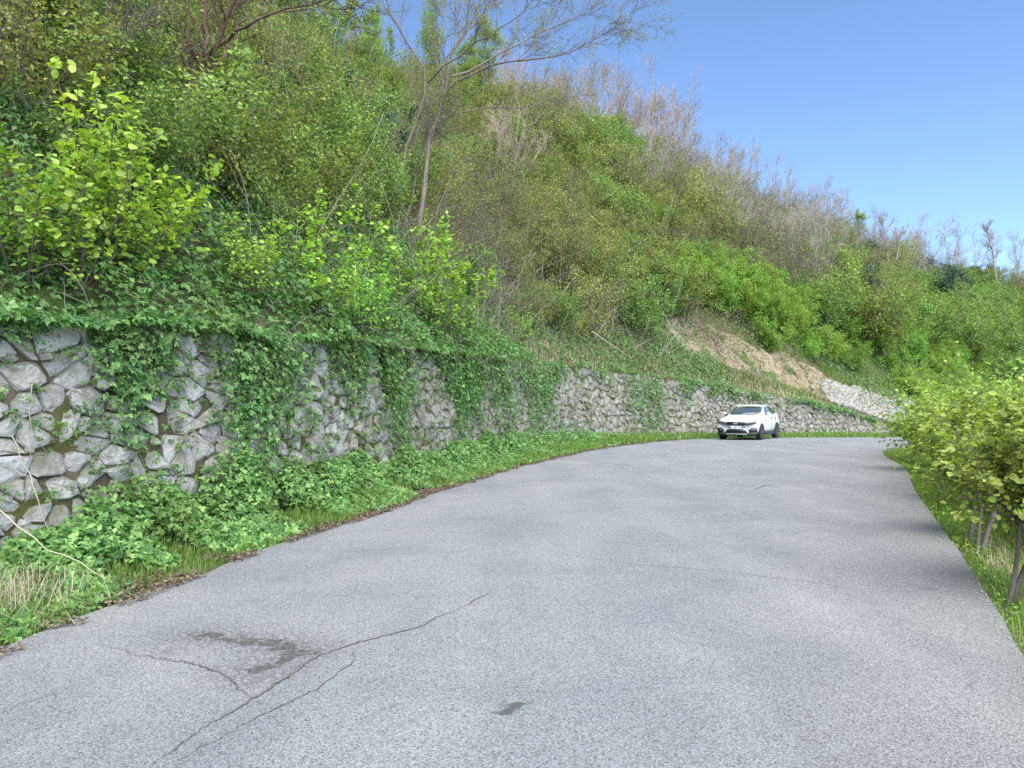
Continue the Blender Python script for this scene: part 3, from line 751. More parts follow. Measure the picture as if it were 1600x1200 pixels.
# ---------------- thicket on the slope: kind by nearest anchor in the view, positions on the terrain
ANCH = [(40,40,'green olive twig'),(60,140,'twig green olive'),(200,110,'ever green green'),(150,180,'olive yellow green'),(60,260,'twig'),(250,230,'green twig'),(370,130,'twig green'),
 (330,40,'green slender twig'),(420,40,'slender olive'),(520,90,'slender slender green'),(470,200,'green green twig ever'),(400,300,'green green twig'),(560,230,'green ever twig'),(560,320,'twig green'),(640,190,'slender green olive'),
 (700,330,'twig twig olive'),(660,260,'twig green'),(760,230,'olive slender green'),(760,410,'twig twig olive'),(850,190,'olive twig bare'),(850,300,'twig olive green'),(870,390,'olive twig'),(930,250,'olive olive green'),(950,350,'olive green olive'),
 (900,460,'olive yellow twig'),(1000,400,'green green olive'),(1060,430,'green orchard'),(1000,490,'twig green olive'),(1020,300,'olive twig bare_grey'),(1090,330,'twig olive bare_grey'),(1060,370,'twig olive'),(1130,300,'olive twig bare_grey'),(1200,340,'twig twig bare_grey'),(1150,370,'twig bare_grey'),(1280,360,'twig olive bare_grey'),(1320,410,'twig bare_grey'),(1210,400,'twig bare_grey'),
 (1350,380,'twig olive bare_grey'),(1180,410,'ever twig twig'),(1260,420,'twig bare_grey'),(1130,430,'orchard'),(1200,460,'orchard'),(1290,470,'orchard green'),(1330,510,'orchard'),(1400,500,'green green'),(1500,500,'green'),(1500,430,'ever'),(1440,410,'twig bare_grey'),
 (1380,430,'ever olive twig'),(1590,430,'olive twig'),(1560,480,'green'),(800,480,'yellow green olive'),(860,530,'yellow green'),(420,400,'none'),(600,450,'none'),(250,420,'none'),(60,420,'none'),(740,480,'none green'),
 (1190,560,'none'),(1300,570,'none'),(1130,520,'none'),(1250,530,'none'),(1380,580,'none'),(1080,560,'none'),(1450,560,'orchard'),(980,560,'none'),(1000,540,'none')]
AN = np.array([(a, b_) for a, b_, _ in ANCH], float)
INFO = {
 'twig': ("twiggy_shrub", "nearly leafless grey-brown twiggy shrub in the thicket on the slope", "shrub", "leafless shrubs of the slope thicket"),
 'olive': ("olive_shrub", "olive-leaved bushy shrub in the thicket on the slope", "shrub", "olive shrubs of the slope thicket"),
 'yellow': ("yellow_green_shrub", "low yellow-green leafed shrub on the slope above the wall", "shrub", "yellow-green shrubs above the wall"),
 'green': ("green_shrub", "leafy mid-green shrub on the slope above the wall", "shrub", "green shrubs of the slope"),
 'orchard': ("orchard_bush", "bright green multi-stemmed hazel bush on the grassy slope beyond the car", "bush", "hazel bushes on the far slope"),
 'slender': ("slender_tree", "slender pale green tree in new leaf standing high on the slope", "tree", "slender trees high on the slope"),
 'bare': ("bare_tree", "bare pinkish many-stemmed tree along the ridge against the sky", "tree", "bare pinkish trees on the ridge"),
 'bare_grey': ("bare_tree", "bare grey many-stemmed tree along the ridge against the sky", "tree", "bare grey trees on the ridge"),
 'ever': ("evergreen_bush", "dense dark evergreen bush among the leafless shrubs of the slope", "bush", "dark evergreen bushes of the slope"),
}
WORD = {'twig': ("nearly leafless grey-brown twiggy shrub", "leafless shrubs"), 'olive': ("olive-leaved bushy shrub", "olive shrubs"), 'yellow': ("low yellow-green leafed shrub", "yellow-green shrubs"), 'green': ("leafy mid-green shrub", "green shrubs"),
        'orchard': ("bright green multi-stemmed hazel bush", "hazel bushes"), 'slender': ("slender pale green tree in new leaf", "slender trees"), 'bare': ("bare pinkish many-stemmed tree", "bare pinkish trees"), 'bare_grey': ("bare grey many-stemmed tree", "bare grey trees"), 'ever': ("dense dark evergreen bush", "evergreen bushes")}
def zoned(kind, P):                                   # label says where on the slope it grows, by things one can find
    px, py, f = project(P[0], P[1], P[2]+1); nm, _, cat, _ = INFO[kind]; wd, gw = WORD[kind]
    k = int(np.searchsorted([300, 620, 860, 1085, 1300, 1450], px))
    zn = ["left of the slim reddish tree", "between the two tall trees", "behind and under the spreading tree", "right of the spreading tree", "on the slope above the parked car", "above the wall's rounded end", "at the far right of the slope"][k]
    lim = [230, 230, 260, 340, 420, 440, 450][k]
    hi = "low" if py > lim else ("halfway up" if py > lim-110 else "high up")
    return nm, f"{wd} {hi} {zn}", cat, f"{gw} {hi} {zn}"
count = {}
rg = np.random.default_rng(77)
placed = []
cand = []
for d in np.concatenate([np.arange(2.6, 16, 1.25), np.arange(16, 30, 1.7), np.arange(30, 60, 2.6)]):
    s = s_of_y(2.0) + rg.uniform(0, 1.5)
    step = 1.5 if d < 16 else (2.0 if d < 30 else 3.0)
    while s < SS[-1]-15:
        cand.append((s + rg.uniform(-.6, .6), d + rg.uniform(-.6, .6))); s += step*(1.0 + .012*max(0, s-70))
cand = np.array(cand); CP = sd_pt(cand[:, 0], cand[:, 1]); cx, cy, cf = project(CP[:, 0], CP[:, 1], CP[:, 2]+1.0)
ok = (CP[:, 1] > 6) & (cx > -120) & (cx < 1700) & (cy > -150) & (cy < 640)
tq = np.linspace(.2, .96, 40)[None]; vx, vy, vz = CP[:, 0:1]*tq, CP[:, 1:2]*tq, CAM_Z + (CP[:, 2:3]+1.9-CAM_Z)*tq
ok &= (height(vx, vy) < vz).all(1)
for (s, d), P, x_, y_, f_ in zip(cand[ok], CP[ok], cx[ok], cy[ok], cf[ok]):
    k = int(np.argmin(np.hypot(AN[:, 0]-(x_+rg.normal()*22), AN[:, 1]-(max(y_, 20)+rg.normal()*18))))
    kind = str(rg.choice(ANCH[k][2].split()))
    if kind == 'none': continue
    if f_ > 60 and rg.random() < .25: continue
    if kind == 'green' and x_ > 1450 and rg.random() < .45: continue
    if kind in ('slender', 'bare', 'bare_grey'):
        if rg.random() < (.6 if kind == 'slender' else .35): kind = 'olive' if kind == 'slender' else 'twig'
    # keep hidden ones out: something tall stands right in front
    if count.get(kind, 0) >= 270: continue
    sc = {'slender': rg.uniform(.75, 1.1), 'bare': rg.uniform(.8, 1.1), 'bare_grey': rg.uniform(.8, 1.1), 'ever': rg.uniform(.8, 1.4), 'orchard': rg.uniform(.6, .85)}.get(kind, rg.uniform(.75, 1.3))
    if f_ > 55 and kind in ('twig', 'olive', 'green'): sc *= 1.45
    if f_ < 22: sc *= .8
    if kind == 'ever' and f_ < 30: sc *= .6
    if 425 < x_ < 790 and y_ > 315 and f_ < 24: continue      # only the hazels and brambles grow here
    if 235 < x_ < 350 and y_ > 120 and f_ < 22: continue
    # the feet of the two tall trees stay in view
    if (248 < x_ < 345 and y_ > 150 and f_ < 20) or (560 < x_ < 715 and y_ > 250 and f_ < 30): 
        if rg.random() < .45: continue
        sc *= .65
    placed.append((kind, P, sc)); count[kind] = count.get(kind, 0)+1
print("scatter", count, len(placed))
for kind, P, sc in placed:
    nm, lab, cat, grp = zoned(kind, P); pr = PROTO[kind][int(rg.integers(len(PROTO[kind])))]
    tr = kind in ('slender', 'bare', 'bare_grey')
    plant(nm, pr, P-np.array([0, 0, .1]), rg.uniform(0, 6.28), sc, lab, cat, grp, ("trunk", "crown") if tr else ("branches", "foliage"), rg.uniform(.85, 1.15), (rg.normal()*.08, rg.normal()*.08))

# ---------------- ridge trees that stand out against the sky
RIDGE = [('bare',1000,245,1.1),('bare',1045,248,1.15),('bare',965,225,1.0),('bare_grey',940,215,1.0),('bare_grey',1090,262,.9),('bare_grey',1130,275,.9),('bare_grey',1165,285,.85),('bare_grey',1215,300,.85),('bare_grey',1245,310,.7),
 ('bare_grey',1290,325,.8),('bare_grey',1320,330,.8),('bare',1445,400,.9),('bare_grey',1490,385,.8),('bare',1520,380,.7),('bare_grey',880,185,1.0),('bare',840,180,1.1),('bare',900,190,1.0),('bare_grey',1370,350,.7),('bare_grey',1590,395,.8),('bare_grey',1020,250,1.0),('bare_grey',1065,256,1.0),('bare',1110,268,.8)]
for kind, px, py, sc in RIDGE:
    P = crest(px); nm, lab, cat, grp = INFO[kind]; f_ = P[1]
    lab = WORD[kind][0] + (" on the ridge behind the spreading tree's branches" if px < 930 else " on the ridge just right of the spreading tree" if px < 1115 else " on the ridge above the parked car" if px < 1270 else " on the ridge around the small leafy tree" if px < 1400 else " on the ridge at the far right"); grp = lab
    plant(nm, PROTO[kind][int(rg.integers(len(PROTO[kind])))], P-np.array([0, 0, .3]), rg.uniform(0, 6.28), sc*1.4*(f_/80)**.5, lab, cat, grp, ("trunk", "crown"), rg.uniform(.95, 1.15))
for i, (px, py, sc) in enumerate([(395,70,1.0),(440,95,1.05),(480,80,1.1),(515,110,1.0),(545,85,1.1),(580,120,1.0),(610,100,1.05),(645,130,1.0),(760,160,.95),(800,165,.95)]):
    P = hit(px, py); kind = 'slender' if i % 4 else 'bare'; nm, lab, cat, grp = zoned(kind, P)
    plant(nm, PROTO[kind][i % 2], P-np.array([0, 0, .2]), 1.1*i, sc, lab, cat, grp, ("trunk", "crown"))
P = crest(1340); plant("young_tree", PROTO['slender'][0], P, 1.0, .95, "small pale green tree in leaf on the ridge between bare trees", "tree", None, ("trunk", "crown"), .8)
pale1 = proto_tree(31, 7.2, 2, .11, .22, .25, 13, 1.9, 7, 4, (.25, .7), .1, 'leaf_bud', 0, wood='bark_pale', twig_r=.011)
pale2 = proto_tree(32, 7.6, 1, .13, .12, .38, 16, 1.9, 7, 4, (.35, .85), .1, 'leaf_bud', 0, wood='bark_pale', twig_r=.011)
thin1 = proto_tree(33, 5.6, 2, .055, .18, .3, 8, 1.0, 4, 3, (.3, .7), .1, 'leaf_bud', 0, wood='bark_pale', twig_r=.009)
for me, px, py, sc, lab in ((pale1, 1397, 462, 1.0, "bare pale-trunked tree forking low before the dark evergreens on the far slope"), (pale2, 1566, 474, 1.0, "bare pale-trunked tree at the far right above the green hedge"),
                            (thin1, 1222, 432, 1.0, "thin pale bare trunk standing above the orchard bushes, the more upright one"), (thin1, 1258, 455, .9, "thin pale bare forked trunk leaning right above the orchard bushes"), (thin1, 1500, 545, .7, "small pale bare forked tree before the green hedge on the right")):
    P = hit(px, py); plant("pale_trunked_tree", me, P-np.array([0, 0, .3]), rg.uniform(0, 6.28), sc*P[1]/70, lab, "tree", None, ("trunk", "crown"))
# orchard bushes one can pick out on the grassy slope
for i, (px, py, sc) in enumerate([(1065,470,1.1),(1105,480,1.15),(1140,497,1.1),(1180,508,1.0),(1215,520,1.1),(1262,525,1.0),(1300,545,1.1),(1345,545,.95),(1320,520,1.0),(1240,500,1.0),(1380,550,.9),(1165,470,1.1),(1410,545,1.0),(1445,560,1.0)]):
    P = hit(px, py); nm, lab, cat, grp = zoned('orchard', P)
    plant(nm, PROTO['orchard'][i % 3], P-np.array([0, 0, .1]), rg.uniform(0, 6.28), sc*.88, lab, cat, grp, szz=.85)
for i, px in enumerate(np.arange(1350, 1640, 26)):
    P = hit(px + rg.uniform(-8, 8), 525 + rg.uniform(-22, 22)); nm, lab, cat, grp = zoned('green', P)
    plant(nm, PROTO['green'][i % 3], P, rg.uniform(0, 6.28), 1.35, lab, cat, grp)

# ------------------------------------------------------------------ the trees one can pick out
def px_line(pts, D):
    out = []
    for a, b_, o in pts:
        r = ray(a, b_); t = (D+o)/r[1]; out.append(np.array([0, 0, CAM_Z]) + t*r)
    return np.array(out)
def resample(p, n):
    c = catmull(p, 10); s = np.concatenate([[0], np.cumsum(np.linalg.norm(np.diff(c, axis=0), axis=1))]); q = np.linspace(0, s[-1], n)
    return np.stack([np.interp(q, s, c[:, k]) for k in range(3)], 1)
def hero_tree(name, base_px, lines, radii, tips, wood, label, twig, seed, leaf=None, subs=(9, 6, 4), L=1.9, t0=.3):
    rg = np.random.default_rng(seed); B = hit(*base_px); D = B[1]; w_ = Geo(); l_ = Geo()
    PP, RR_ = [], []
    for pts, r0, r1 in zip(lines, radii, tips):
        p = resample(px_line(pts, D), 12); p[1:-1] += rg.normal(size=(10, 3))*.05; PP.append(p-B); RR_.append(np.linspace(r0, r1, 12))
    P, R = np.array(PP), np.array(RR_); w_.add(*tubes(P, R, 8))
    P2, R2 = grow(rg, P, R, subs[0], t0, .98, .35, .95, L, 7, .45, .06, .1, .35, .010); w_.add(*tubes(P2, R2, 4))
    P3, R3 = grow(rg, P2, R2, subs[1], .15, 1, .35, .95, L*.5, 5, .55, .05, .12, .3, .006); w_.add(*tubes(P3, R3, 3))
    P4, R4 = grow(rg, P3, R3, subs[2], .2, 1, .35, .9, L*.2, 4, .6, .05, .12, .3, .0045); w_.add(*tubes(P4, R4, 3))
    p, t = along(rg, P4, 2, .5, 1); p = p + rg.normal(size=p.shape)*.03
    V, F, r_ = leaves(rg, p, rg.uniform(.03, .075, len(p)), TD, None, .9, t, 0); l_.add(V, F, r_)
    e = tag(empty(name, tuple(B)), label, "tree"); ob("trunk", w_.mesh(name+"_wood", M[wood], True), e); ob("crown", l_.mesh(name+"_bud", M[leaf or 'leaf_olive']), e)
    return B
BM = hero_tree("spreading_tree", (640, 385), [
    [(655,395,0),(662,300,.1),(672,225,.2),(688,165,.2),(700,95,.1),(726,55,0),(752,-10,-.2),(770,-90,-.4)],
    [(600,400,-.5),(622,300,-.3),(652,180,-.2),(668,125,-.2),(640,70,-.6),(603,0,-1),(585,-70,-1.2)],
    [(672,222,.2),(690,150,.4),(684,80,.8),(696,10,1.2),(702,-60,1.5),(705,-110,1.6)],
    [(690,152,.2),(728,120,-.2),(767,100,-.6),(830,92,-1),(880,85,-1.3),(930,62,-1.6),(965,40,-1.8),(1000,2,-2)],
    [(705,120,.1),(750,103,.5),(790,82,.9),(830,58,1.2),(895,30,1.6),(935,5,1.9),(975,-30,2.1)],
    [(690,185,.2),(725,172,.8),(787,169,1.4),(850,155,2.0),(920,147,2.6)],
    [(668,130,-.1),(690,110,-.6),(740,70,-1.2),(800,30,-1.8),(850,-10,-2.3)],
    [(626,400,.6),(640,310,.9),(668,190,1.2),(700,90,1.6),(760,20,2.2),(800,-40,2.6)],
    [(575,395,.2),(590,340,.2),(612,270,.3),(640,215,.3),(690,170,.3)]],
    [.105, .075, .055, .052, .045, .032, .042, .065, .045], [.02, .015, .014, .008, .008, .008, .01, .012, .014], 'bark_mid',
    "tall spreading tree with several leaning stems and almost bare branches reaching right", 'twig_pink', 41, 'leaf_olive', (15, 10, 5), 2.0)
BL = hero_tree("leaning_stem_tree", (292, 275), [
    [(292,282,0),(299,225,0),(311,165,.1),(321,110,.1),(334,70,0),(360,20,-.2),(395,-50,-.4)],
    [(316,125,.1),(322,70,.4),(318,10,.6),(312,-70,.8)],
    [(326,90,.1),(367,54,-.4),(417,25,-.8),(496,3,-1.2),(540,-10,-1.4)],
    [(280,275,.2),(288,200,.3),(295,100,.4),(293,10,.4),(290,-80,.5)],
    [(318,120,0),(345,88,.5),(370,48,.9),(376,0,1.1),(380,-50,1.3)]],
    [.095, .05, .04, .04, .045], [.03, .02, .008, .012, .015], 'bark_red', "slim reddish-barked tree forking above the brambles at the left", 'twig', 42, 'leaf_olive', (12, 8, 5), 1.2, .3)

# bright near hazel shrubs on top of the wall
NH = [proto_near_hazel(s) for s in (51, 52, 53)]
NHU = [proto_near_hazel(54, 9, 2.4, .5, 7, (.065, .105), sub=12, sl=.30), proto_near_hazel(55, 11, 2.5, .42, 7, (.065, .105), sub=13, sl=.32)]
for k, (me, px, py, sc, lab) in enumerate([
    (NH[0], 105, 455, .95, "bright green broad-leaved hazel shrub above the wall at the far left"),
    (NH[1], 215, 430, .95, "bright green hazel shrub arching right beneath the reddish tree"),
    (NHU[1], 165, 425, .95, "tall upright hazel shoot rising above the leftmost hazel shrubs"),
    (NHU[0], 40, 440, .85, "bright green hazel shoots at the left edge above the wall"),
    (NHU[0], 500, 505, .8, "upright bright green hazel shoots above the middle of the near wall"),
    (NH[2], 560, 520, .55, "low bright green hazel tuft hanging at the wall top"),
    (NHU[1], 680, 525, 1.0, "tall upright bright green hazel shrub left of the spreading tree's foot"),
    (NHU[0], 640, 505, .95, "narrow bright green hazel shrub beside the tallest upright one"),
    (NHU[1], 720, 530, .75, "bright green hazel shrub at the end of the near shrub row"),
    (NH[2], 818, 535, .55, "small isolated bright yellow-green hazel sprout on the wall top"),
    (NH[2], 380, 465, .6, "low bright green hazel shrub among the brambles on the wall top")]):
    P = hit(px, py); plant("hazel_shrub", me, P-np.array([0, 0, .1]), 1.3*k, sc*(1.05 if P[1] < 12 else 1.35), lab, "shrub")

# ------------------------------------------------------------------ creepers on the wall, brambles, verge plants, grass (uncountable)
spx = project(*np.moveaxis(wall_pt(SS, 1.2*np.ones_like(SS), 0), -1, 0))[0]
okx = (PW[:, 1] > 2.5) & (SS < S_END+2)
def px_of_s(s): return np.interp(s, SS[okx], spx[okx])
HANG = [(-200,.3),(0,.15),(60,.10),(150,.16),(190,.85),(300,1.1),(400,1.0),(440,.8),(480,.6),(560,.55),(600,.85),(630,.75),(650,.4),(690,.5),(720,.85),(860,.9),(878,.3),(950,.28),(968,.95),(1045,.85),(1062,.4),(1130,.2),(1200,.4),(1260,.2),(1390,.25)]
DENS = [(-200,.4),(60,.3),(150,.4),(200,1.0),(420,1.0),(470,.85),(600,.9),(650,.6),(700,.9),(860,1.0),(880,.35),(950,.4),(970,1.0),(1045,.9),(1065,.4),(1390,.35)]
hp, hv = zip(*HANG); dp, dv_ = zip(*DENS)
rg = np.random.default_rng(91)
iv, st = Geo(), Geo()
def strands(s_lo, s_hi, per_m, tpl, size, step):
    n = int((s_hi-s_lo)*per_m); s = rg.uniform(s_lo, s_hi, n); px = px_of_s(s)
    keep = rg.random(n) < np.interp(px, dp, dv_)*np.clip(2.2*lattice_noise(s, s*0, 1.0, 31)+1.2*lattice_noise(s, s*0, .35, 37)-.95, .04, 1.25); s = s[keep]; px = px[keep]; n = len(s)
    T = at_s(s, PW[:, 2]); Ln = np.clip(np.interp(px, hp, hv)*rg.uniform(.25, 1.25, n)*(.25+1.3*lattice_noise(s, s*0, .8, 33)), .08, 1.02)*T
    K = 8; q = np.linspace(0, 1, K); zz = T[:, None]+.12-q[None]*Ln[:, None]
    so = s[:, None] + np.cumsum(rg.normal(size=(n, K))*.06, 1)
    o = .07 + rg.uniform(.02, .20, n)[:, None]*np.sin(np.pi*np.clip(q, 0, 1)**.6)[None]**1.0 + rg.normal(size=(n, K))*.03
    o[:, 0] = -.15; P = wall_pt(so, zz, o)
    st.add(*tubes(P[::3], np.full((n, K), .0024)[::3], 3))
    m = int(np.ceil(np.median(Ln)/step)); p, t = along(rg, P, m, .05, 1); p = p + rg.normal(size=p.shape)*np.array([.07, .07, .06])
    nrm = np.stack([-np.interp(np.repeat(s, m), SS, NW[:, 0]), -np.interp(np.repeat(s, m), SS, NW[:, 1]), np.full(len(p), .55)], 1)
    V, F, r = leaves(rg, p, rg.uniform(*size, len(p))*rg.choice([.6, .85, 1.1], len(p)), tpl, unit(nrm), .42, None, .8); iv.add(V, F, r)
strands(S0-.5, s_of_y(13), 58, TT, (.075, .12), .032)
strands(s_of_y(13), s_of_y(22), 46, TT, (.08, .125), .042)
strands(s_of_y(20), S_END, 34, TD, (.10, .17), .06)
# scattered sprigs rooted in the joints
n = 900; s = rg.uniform(S0, s_of_y(33), n); z = rg.uniform(.2, 1, n)*at_s(s, PW[:, 2])
B_ = wall_pt(s, z, np.full(n, .02)); P, R = sprout(rg, B_, np.stack([-at_s(s, NW[:, 0])*1.0, -at_s(s, NW[:, 1])*1.0, rg.uniform(-.6, .5, n)], 1), rg.uniform(.12, .38, n), 4, .003, .5, -.25, .25); st.add(*tubes(P, R, 3))
p, t = along(rg, P, 7, .3, 1); p += rg.normal(size=p.shape)*.03; V, F, r = leaves(rg, p, rg.uniform(.05, .10, len(p)), TT, None, .6, None, .6); iv.add(V, F, r)
e = tag(ob("creeper_leaves", iv.mesh("creeper_leaves", M['leaf_ivy'])), "trailing bramble and ivy leaves hanging over the grey stone wall", "creeper", kind="stuff")
ob("stems", st.mesh("creeper_stems", M['twig']), e)

# bramble blanket on the bank just above the wall
br, bs = Geo(), Geo()
def blanket(n, s0, s1, d0, d1, thick, tpl, size, seed, pxmax=820, g=br, hole=.18):
    s = rg.uniform(s0, s1, n); d = d0 + (d1-d0)*rg.random(n)**1.15
    px = px_of_s(s); mn = lattice_noise(s, d, 1.1, seed)*.7+lattice_noise(s, d, .45, seed+1)*.3
    keep = (mn > hole*rg.uniform(.7, 1.2, n)); s, d, mn = s[keep], d[keep], mn[keep]; n = len(s)
    T = at_s(s, PW[:, 2]); base = sd_pt(s, d + BATTER*T)
    hgt = thick*(mn-.15)*rg.random(n)**.35*np.clip((d+.45)/.5, .15, 1)*np.where(px_of_s(s) < 175, np.clip(d/.8, .15, 1), 1)
    p = base + np.array([0, 0, 1.0])*hgt[:, None] - np.stack([at_s(s, NW[:, 0]), at_s(s, NW[:, 1]), 0*s], 1)*(hgt*.45)[:, None]
    nrm = np.stack([-at_s(s, NW[:, 0])*.7, -at_s(s, NW[:, 1])*.7, np.full(n, .9)], 1)
    V, F, r = leaves(rg, p, rg.uniform(*size, n), tpl, unit(nrm), .5, None, .4, np.clip(rg.random(n)*.75+.25*mn, 0, 1)); g.add(V, F, r)
blanket(36000, S0-1, s_of_y(24), -.35, 6.0, .85, TT, (.08, .14), 61)
blanket(42000, S0-1, s_of_y(27), -.2, 8.5, .75, TD, (.07, .12), 63)
blanket(16000, s_of_y(24), s_of_y(40), -.15, 6, .6, TD, (.10, .16), 65)
e = tag(ob("bramble_blanket", br.mesh("bramble_blanket", M['leaf_bramble'])), "dense bramble and nettle leaves covering the bank above the wall", "brambles", kind="stuff")
n = 1500; s = rg.uniform(S0, s_of_y(30), n); d = rg.uniform(0, 7, n); P, R = sprout(rg, sd_pt(s, d), np.stack([rg.normal(size=n), rg.normal(size=n)-.5, rg.uniform(.3, 1.4, n)], 1), rg.uniform(.7, 1.9, n), 7, .0055, .4, -.16, .12)
bs.add(*tubes(P, R, 3)); ob("stems", bs.mesh("bramble_stems", M['twig']), e)

# undergrowth over the whole slope: small leaves, dead stems, litter
ug, us = Geo(), Geo()
n = 190000; s = rg.uniform(s_of_y(4), SS[-1]-20, n); d = .6 + 44*rg.random(n)**1.1
P = sd_pt(s, d); px, py, f = project(P[:, 0], P[:, 1], P[:, 2]); keep = (px > -60) & (px < 1660) & (py > -200) & (P[:, 1] > 5) & (lattice_noise(s, d, 2.1, 71) > .2); P = P[keep]; f = f[keep]; s = s[keep]; d = d[keep]
nz = lattice_noise(s, d, 3.2, 73)
P = P + np.stack([0*f, 0*f, rg.random(len(f))**1.2*(.35+1.3*nz)], 1)
V, F, r = leaves(rg, P, rg.uniform(.07, .13, len(P))*np.clip(f/28, .8, 2.2), TD, np.array([.1, -.5, .8]), .6); ug.add(V, F, r)
e = tag(ob("undergrowth", ug.mesh("undergrowth", M['leaf_under'])), "low green undergrowth on the soil beneath the shrubs of the slope", "undergrowth", kind="stuff")
n = 24000; s = rg.uniform(s_of_y(4), SS[-1]-35, n); d = 1.0 + 40*rg.random(n)**1.2; B_ = sd_pt(s, d); px, py, f = project(B_[:, 0], B_[:, 1], B_[:, 2])
keep = (px > -60) & (px < 1660) & (py > -200) & (B_[:, 1] > 13) & ~((px > 1085) & (py > 440)); B_ = B_[keep]; f = f[keep]; n = len(B_)
P, R = sprout(rg, B_, np.stack([rg.normal(size=n)*.8, rg.normal(size=n)*.6-.2, rg.uniform(.3, 1.6, n)], 1), rg.uniform(1.0, 2.8, n)*rg.choice([1, 1, 1.3, 1.8], n), 6, .006*np.clip(f/24, .8, 2)*rg.choice([.7, .8, 1, 1.4], n), .5, -.04, .10); us.add(*tubes(P, R, 3))
ob("dead_stems", us.mesh("dead_stems", M['stem_pale']), e)

# left verge
vg, vgr, vl = Geo(), Geo(), Geo()
def verge_pts(n, y0, y1, lo=0.0, hi=1.0, pw=1.0):
    i = rg.uniform(np.interp(y0, EL[:, 1], np.arange(420)), np.interp(y1, EL[:, 1], np.arange(420)), n)
    x = np.interp(i, np.arange(420), EL[:, 0]); y = np.interp(i, np.arange(420), EL[:, 1]); nx_ = np.interp(i, np.arange(420), NL[:, 0]); ny_ = np.interp(i, np.arange(420), NL[:, 1])
    dw, _ = near(PW, NW, x, y); wd = -dw; q = lo + (hi-lo)*rg.random(n)**pw; edge = .16*(lattice_noise(i, i*0, 3, 81)-.35)
    o = edge + q*(wd-edge-.05)
    return np.stack([x+nx_*o, y+ny_*o, gz(x, y)-.02+.10*q], 1), q, i
def vheight(P, q):
    px, _, _ = project(P[:, 0], P[:, 1], P[:, 2])
    h = np.interp(px, [-100, 0, 90, 150, 260, 400, 460, 600, 750, 900, 1000, 1100, 1400], [.3, .3, .45, .95, 1.0, .85, .6, .6, .65, .5, .35, .2, .15])
    return h*np.clip(q*1.05, .12, 1)**2.0*(.35+1.0*lattice_noise(P[:, 0], P[:, 1], .7, 83))
for n, y0, y1, tpl, size in ((15000, 3.2, 14, TT, (.06, .12)), (14000, 12, 24, TT, (.07, .125)), (40000, 3.2, 32, TD, (.045, .10)), (9000, 22, 46, TD, (.08, .14))):
    P, q, i = verge_pts(n, y0, y1, .02, 1.0, .8); h = vheight(P, q); P[:, 2] += h*rg.random(n)**.5+.02
    keep = lattice_noise(P[:, 0], P[:, 1], .5, 85) > .16+.34*(1-q); P = P[keep]
    V, F, r = leaves(rg, P, rg.uniform(*size, len(P))*(1 if tpl is TT else 1), tpl, np.array([.35, -.35, .8]), .5, None, .3); vg.add(V, F, r)
e = tag(ob("verge_plants", vg.mesh("verge_plants", M['leaf_bramble'])), "low brambles and nettles between the wall foot and the road", "weeds", kind="stuff")
P, q, i = verge_pts(52000, 3.0, 34, .0, .95, 1.2); keep = lattice_noise(P[:, 0], P[:, 1], .8, 87) > .16+.25*(1-np.clip(q*3, 0, 1)); P = P[keep]; q = q[keep]
V, F, r = blades(rg, P, rg.uniform(.06, .22, len(P))*(.55+q), .0035*np.clip(P[:, 1]/8, 1, 3), .8); vgr.add(V, F, r)
P, q, i = verge_pts(9000, 30, 60, .0, 1., 1.0); V, F, r = blades(rg, P, rg.uniform(.1, .3, len(P)), .014, .8); vgr.add(V, F, r)
tag(ob("verge_grass", vgr.mesh("verge_grass", M['grass'])), "short green grass along the left edge of the road", "grass", kind="stuff")
P, q, i = verge_pts(26000, 3.0, 34, -.10, .24, 1.2); P[:, 2] = gz(P[:, 0], P[:, 1])+.02+.015*rg.random(len(P)); keep = lattice_noise(P[:, 0], P[:, 1], .35, 88) > .36; P = P[keep]
V, F, r = leaves(rg, P, rg.uniform(.018, .055, len(P)), TD, None, .35, None, 0); vl.add(V, F, r)
tag(ob("leaf_litter", vl.mesh("leaf_litter", M['litter'])), "brown dead leaves and crumbs along the left road edge", "leaf litter", kind="stuff")
g = Geo()                                            # loose grit along both road edges
for side, E, N_, cnt in ((0, EL, NL, 900), (1, ER, NR, 1100)):
    i0, i1 = np.interp(3, E[:, 1], np.arange(420)), np.interp(26, E[:, 1], np.arange(420))
    for k in range(cnt):
        i = int(i0 + (i1-i0)*random.random()**1.5); o = random.gauss(.01, .055); r_ = random.choice([random.uniform(.003, .006), random.uniform(.003, .010)])
        p = np.array([*(E[i] + N_[i]*o + (E[i+1]-E[i])*random.random()), 0]); p[2] = gz(0, p[1]) + (.004 if o < 0 else -.06) + r_*.4
        g.add(ICO_V*RS.uniform(.7, 1.3, (12, 1))*r_ + p, ICO_F, float(RS.random()))
tag(ob("edge_gravel", g.mesh("edge_gravel", M['stone_pale'])), "loose grit and small stones along the road edges", "gravel", kind="stuff")
# dry straw tufts near the left corner and dry grass over the wall top further on
dg = Geo()
c = flat_pt(45, 935, .1); n = 420; P = c + np.stack([rg.normal(size=n)*.28-.25, rg.normal(size=n)*.3, 0*rg.random(n)], 1); P[:, 2] = .08
V, F, r = blades(rg, P, rg.uniform(.12, .36, n), .0022, 2.4); dg.add(V, F, r)
s = rg.uniform(s_of_y(29), S_END, 2600); d = rg.uniform(-.05, .9, 2600); P = sd_pt(s, d+BATTER*at_s(s, PW[:, 2])); P[:, 2] += .03; V, F, r = blades(rg, P, rg.uniform(.2, .55, len(P)), .010, 2.0); dg.add(V, F, r)
tag(ob("dry_grass", dg.mesh("dry_grass", M['straw'])), "straw-coloured dry grass overhanging the wall top and the near left verge", "dry grass", kind="stuff")
